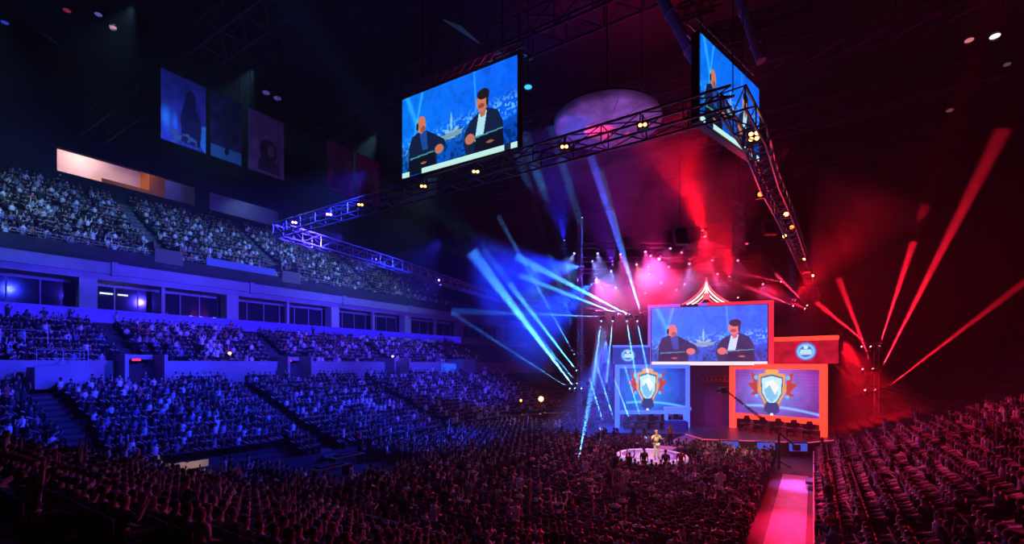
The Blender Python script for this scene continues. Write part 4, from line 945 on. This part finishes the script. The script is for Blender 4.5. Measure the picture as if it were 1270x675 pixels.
# suite lamps
def pend(A, z, label, w=.9, m=None, group=None):
    p = AB(A, 58.0, z); t = empty('suite_lamp', p, label, 'lamp', group, rz=YAW); mb = MB(); mb.box((-w/2,-.06,-.07), (w/2,.06,.07)); mb.build('tube', m, t)
    mb = MB(); mb.tube((0,0,.07), (0,0,15.25-z), .02); mb.build('drop_rod', black, t)
wl_ = mat('suite tube', (.9,.9,.9), .4, 0, (.75,.85,.6), 1.3, sample=False); bl_ = mat('suite blue lamp', (.5,.5,.9), .4, 0, (.35,.35,1), 2.2, sample=False)
pend(17.2,14.2,'pale tube lamp behind the suite windows',1.0,wl_,'pale suite lamps'); pend(18.5,14.2,'pale tube lamp behind the suite windows',.8,wl_,'pale suite lamps')
for A in (24.6,25.6,27.0): pend(A,12.6,'small blue-white lamp low behind the suite windows',.3,bl_,'blue suite lamps')
# production area
t = empty('tan_cabinet', AB(11.9,30.4,.3), 'tan plywood booth with a slanted top in the lower stand corner', 'cabinet', rz=YAW)
mb = MB(); mb.add([(-.95,-.35,0),(.75,-.35,0),(.75,-.35,1.35),(.3,-.35,1.3),(-.95,-.35,.8),(-.95,.35,0),(.75,.35,0),(.75,.35,1.35),(.3,.35,1.3),(-.95,.35,.8)],
    [(0,1,2,3,4),(9,8,7,6,5),(0,5,6,1),(1,6,7,2),(2,7,8,3),(3,8,9,4),(4,9,5,0)]); mb.build('body', tan, t)
mb = MB(); mb.box((.75,-.3,1.0), (1.8,-.2,1.4)); mb.build('side_board', tan, t); mb = MB(); mb.box((-.6,-.38,.05), (.2,-.35,.5)); mb.build('door', tan, t); mb = MB(); mb.box((.8,-.2,0), (1.7,.4,1.2)); mb.build('rack', black, t)
spot('booth_light', AB(13,25.5,6.5), AB(12.2,30.4,1.0), (1,.72,.22), 900, 30, .8)
for i, (A, B) in enumerate(((19,26),(22,28.2))):
    t = empty('mixing_desk', AB(A,B,0), 'long dark production desk with a reddish wooden top, %s the stand' % ('away from' if i == 0 else 'close to'), 'desk', rz=YAW)
    mb = MB(); mb.box((-1.3,-.4,.72), (1.3,.4,.78)); mb.build('desktop', wood, t)
    for s in (-1.2,1.2): mb = MB(); mb.box((s-.04,-.35,0), (s+.04,.35,.72)); mb.build('leg', black, t)
    mb = MB(); mb.box((-.9,-.25,.78), (.9,.3,.9)); mb.build('console', blackp, t)
# glowing little things low down
def phone(p, m, label, s=1.):  # also shapes the two white papers
    t = empty('phone', p, label, 'phone', rz=.3); mb = MB(); mb.box((-.09*s,0,-.16*s), (.09*s,.02,.16*s)); mb.build('case', blackp, t); mb = MB(); mb.box((-.08*s,-.004,-.14*s), (.08*s,0,.14*s)); mb.build('display', m, t)
phone(P(167,657,13.2), mat('phone glow', (.3,.3,.3), .4, 0, (.2,.35,1), 2.2, sample=False), 'phone glowing blue-white held up low in the dark stand'); phone(P(404,658,14.5), mat('paper white glow', (.8,.8,.8), .5, 0, (.75,.8,.8), .8, sample=False), 'white paper with an added glow in the dark crowd near the bottom edge')
phone(P(389,657,14.8), mat('paper pale glow', (.8,.8,.8), .5, 0, (.45,.5,.45), .5, sample=False), 'dimmer white paper with an added glow right next to the brighter one')  # both white papers emit a little in place of catching light
# warm lamp table behind the floor crowd
for px, py, d, s, lb, W in ((671,495,50,1.0,'bright warm lamp on a table behind the floor crowd',160),(646,497,52,.55,'small warm lamp next to the bright warm one',25)):
    p = P(px, py, d); t = empty('work_lamp', p, lb, 'lamp'); mb = MB(); mb.lathe([(.001,.28*s),(.2*s,.2*s),(.28*s,0),(.2*s,-.2*s),(.001,-.28*s)], 14); mb.build('bulb', lampo if s < 1 else lampw, t, True)
    mb = MB(); mb.tube((0,0,-.2), (0,0,-p.z), .05); mb.box((-.25,-.25,-p.z), (.25,.25,-p.z+.06)); mb.build('stand', black, t)
    point('warm_glow', p+Vector((0,-.5,0)), (1,.35,.08), W*1.0, .1)
for k in range(4):
    p = P(640+22*k,0,47.5+k); p.z = 0; t = empty('control_table', p, 'table of the crew area lit warm behind the floor crowd', 'table', 'crew tables by the warm lamp')
    p_h = 2.2; mb = MB(); mb.box((-.8,-.4,p_h-.06), (.8,.4,p_h)); mb.build('tabletop', wood, t)
    for sx in (-.7,.7):
        for sy in (-.3,.3): mb = MB(); mb.tube((sx,sy,0), (sx,sy,p_h-.06), .03); mb.build('leg', black, t)
    mb = MB(); mb.box((-.6,-.1,p_h), (.5,.25,p_h+.35)); mb.build('console', blackp, t)
# small lit booth in stand
mb = MB(); abbox(mb, 51.5, 54.5, 44.9, 45.1, 5.7, 7.4); o = mb.build('lit_panel', mat('blue lit panel', (.1,.2,.6), .5, 0, (.02,.12,.8), .7)); tag(o, 'small blue glowing panel at the far end of the cross aisle', 'panel')
for A in (23.4, 44.2):
    p = AB(A,47.3,8.35); t = empty('portal_lamp', p, 'small yellow lamp above a portal of the cross aisle', 'lamp', 'yellow portal lamps'); mb = MB(); mb.lathe([(.001,.16),(.14,.1),(.16,0),(.1,-.12),(.001,-.14)], 10); mb.build('bulb', mat('yellow bulb', (.9,.7,.3), .4, 0, (1,.6,.15), 3, sample=False), t, True)
    mb = MB(); mb.tube((0,0,-.1), (0,0,-1.3), .03); mb.build('bracket', black, t)
# white lit merch tables / lights in front of the round stage
for k, (x, y) in enumerate(((764,583),(772,579),(781,584),(790,582),(757,578),(832,590),(840,592))):
    t = empty('footlight', P(x,y,30.2), 'small white footlight glowing on the floor near the round stage', 'lamp', 'white footlights by the round stage'); z_ = t.location.z
    mb = MB(); mb.lathe([(.001,.1),(.12,.07),(.14,0),(.12,-.05)], 10); mb.build('bulb', mat('footlight', (.9,.9,.8), .4, 0, (.8,.95,.8), 1.6, sample=False), t, True); mb = MB(); mb.tube((0,0,-.04), (0,0,-z_), .03); mb.build('stand', black, t)

# ================================================================== WASHES
A0 = Vector((-14, 31, 17.5))
spot('blue_wash', (-8,26,18), AB(14,46,6), BLUE, 24000, 75, 1)
spot('blue_wash', (-6,40,18), AB(30,42,5), BLUE, 30000, 75, 1)
spot('blue_wash', (0,52,18), AB(48,42,5), BLUE, 36000, 70, 1)
spot('blue_wash', (-12,34,16.5), AB(10,57,14), (.05,.03,1), 30000, 80, 1)
spot('blue_wash', (-12,42,16.5), AB(30,57,14), (.05,.03,1), 34000, 80, 1)
spot('blue_wash', (-8,52,16.5), AB(48,57,14), (.05,.03,1), 30000, 80, 1)
spot('deck_wash', AB(6,47.8,37.3), AB(8,62,21), (.25,.6,1), 12000, 64, 1)
spot('deck_wash', AB(16,47.8,37.3), AB(14,66,24), (.25,.6,1), 5250, 64, 1)
spot('deck_wash', AB(26,47.8,37.3), AB(25,64,23), (.2,.6,1), 9000, 64, 1)
spot('deck_wash', AB(42,47.8,37.3), AB(40,62,22), (.25,.7,1), 12750, 64, 1)
spot('deck_wash', AB(54,47.8,37.3), AB(52,60,20), (.3,.75,1), 9750, 64, 1)
spot('red_wash', (26,42,14), AB(24,-10,4), RED, 15000, 80, 1)
spot('red_wash', (24,34,16), AB(14,-7,3), RED, 4500, 75, 1)
spot('red_wash', (19,36,16), AB(26,7,0), RED, 5000, 60, 1)
spot('aisle_light', (19.5,30,16), AB(24.5,.9,0), (1,.008,.09), 60000, 15, 1)
spot('aisle_light', (22,37,16), AB(33,.9,0), (.5,.12,1), 26000, 11, 1)
spot('near_violet', (2,22,16), AB(8,16,2), (.5,.02,.6), 900, 90, 1)
spot('floor_blue', (2,44,17), AB(44,24,0), (.03,.15,1), 9000, 60, 1)
spot('white_key', (4,22,17), (9.8,33.2,1), (1,.8,.5), 26000, 8, .8)
spot('white_key', (10,24,17), (17,35,1), (1,.45,.3), 7000, 26, 1)
spot('stage_blue', P(790,400,40), P(800,530,48), (.03,.10,1), 7000, 75, 1)
spot('stage_red', P(970,400,37), P(970,530,45), (1,.01,.03), 8000, 70, 1)
spot('stage_red', P(1045,420,38), P(1040,520,46), (1,.01,.03), 2500, 60, 1)
spot('stage_violet', P(880,430,42), P(880,520,48), (.25,.01,.8), 900, 50, 1)
spot('score_violet', P(790,250,28), (7.1,35.2,25), (.5,.17,1), 2200, 55, 1)
spot('score_blue', P(690,230,30), (4.8,35,25), (.05,.1,1), 2400, 26, 1)
spot('truss_red', P(940,380,30), P(960,220,25), RED, 3000, 50, 1); spot('truss_red', P(1000,420,42), P(990,310,38), (1,.03,.05), 3000, 50, 1)
spot('truss_blue', P(420,420,38), P(480,330,42), (.1,.15,1), 2500, 50, 1); spot('truss_blue', P(620,440,55), P(620,370,60), (.15,.1,1), 2500, 60, 1)
spot('roof_violet', P(850,140,20), P(840,40,25), (.3,.12,1), 220, 50, 1); spot('roof_red', P(960,200,20), P(940,20,27), (1,.04,.1), 300, 50, 1)
spot('header_red', P(590,60,17), P(560,85,23), (1,.03,.1), 160, 60, 1)
print('people', len(people), 'objects', len(bpy.data.objects))
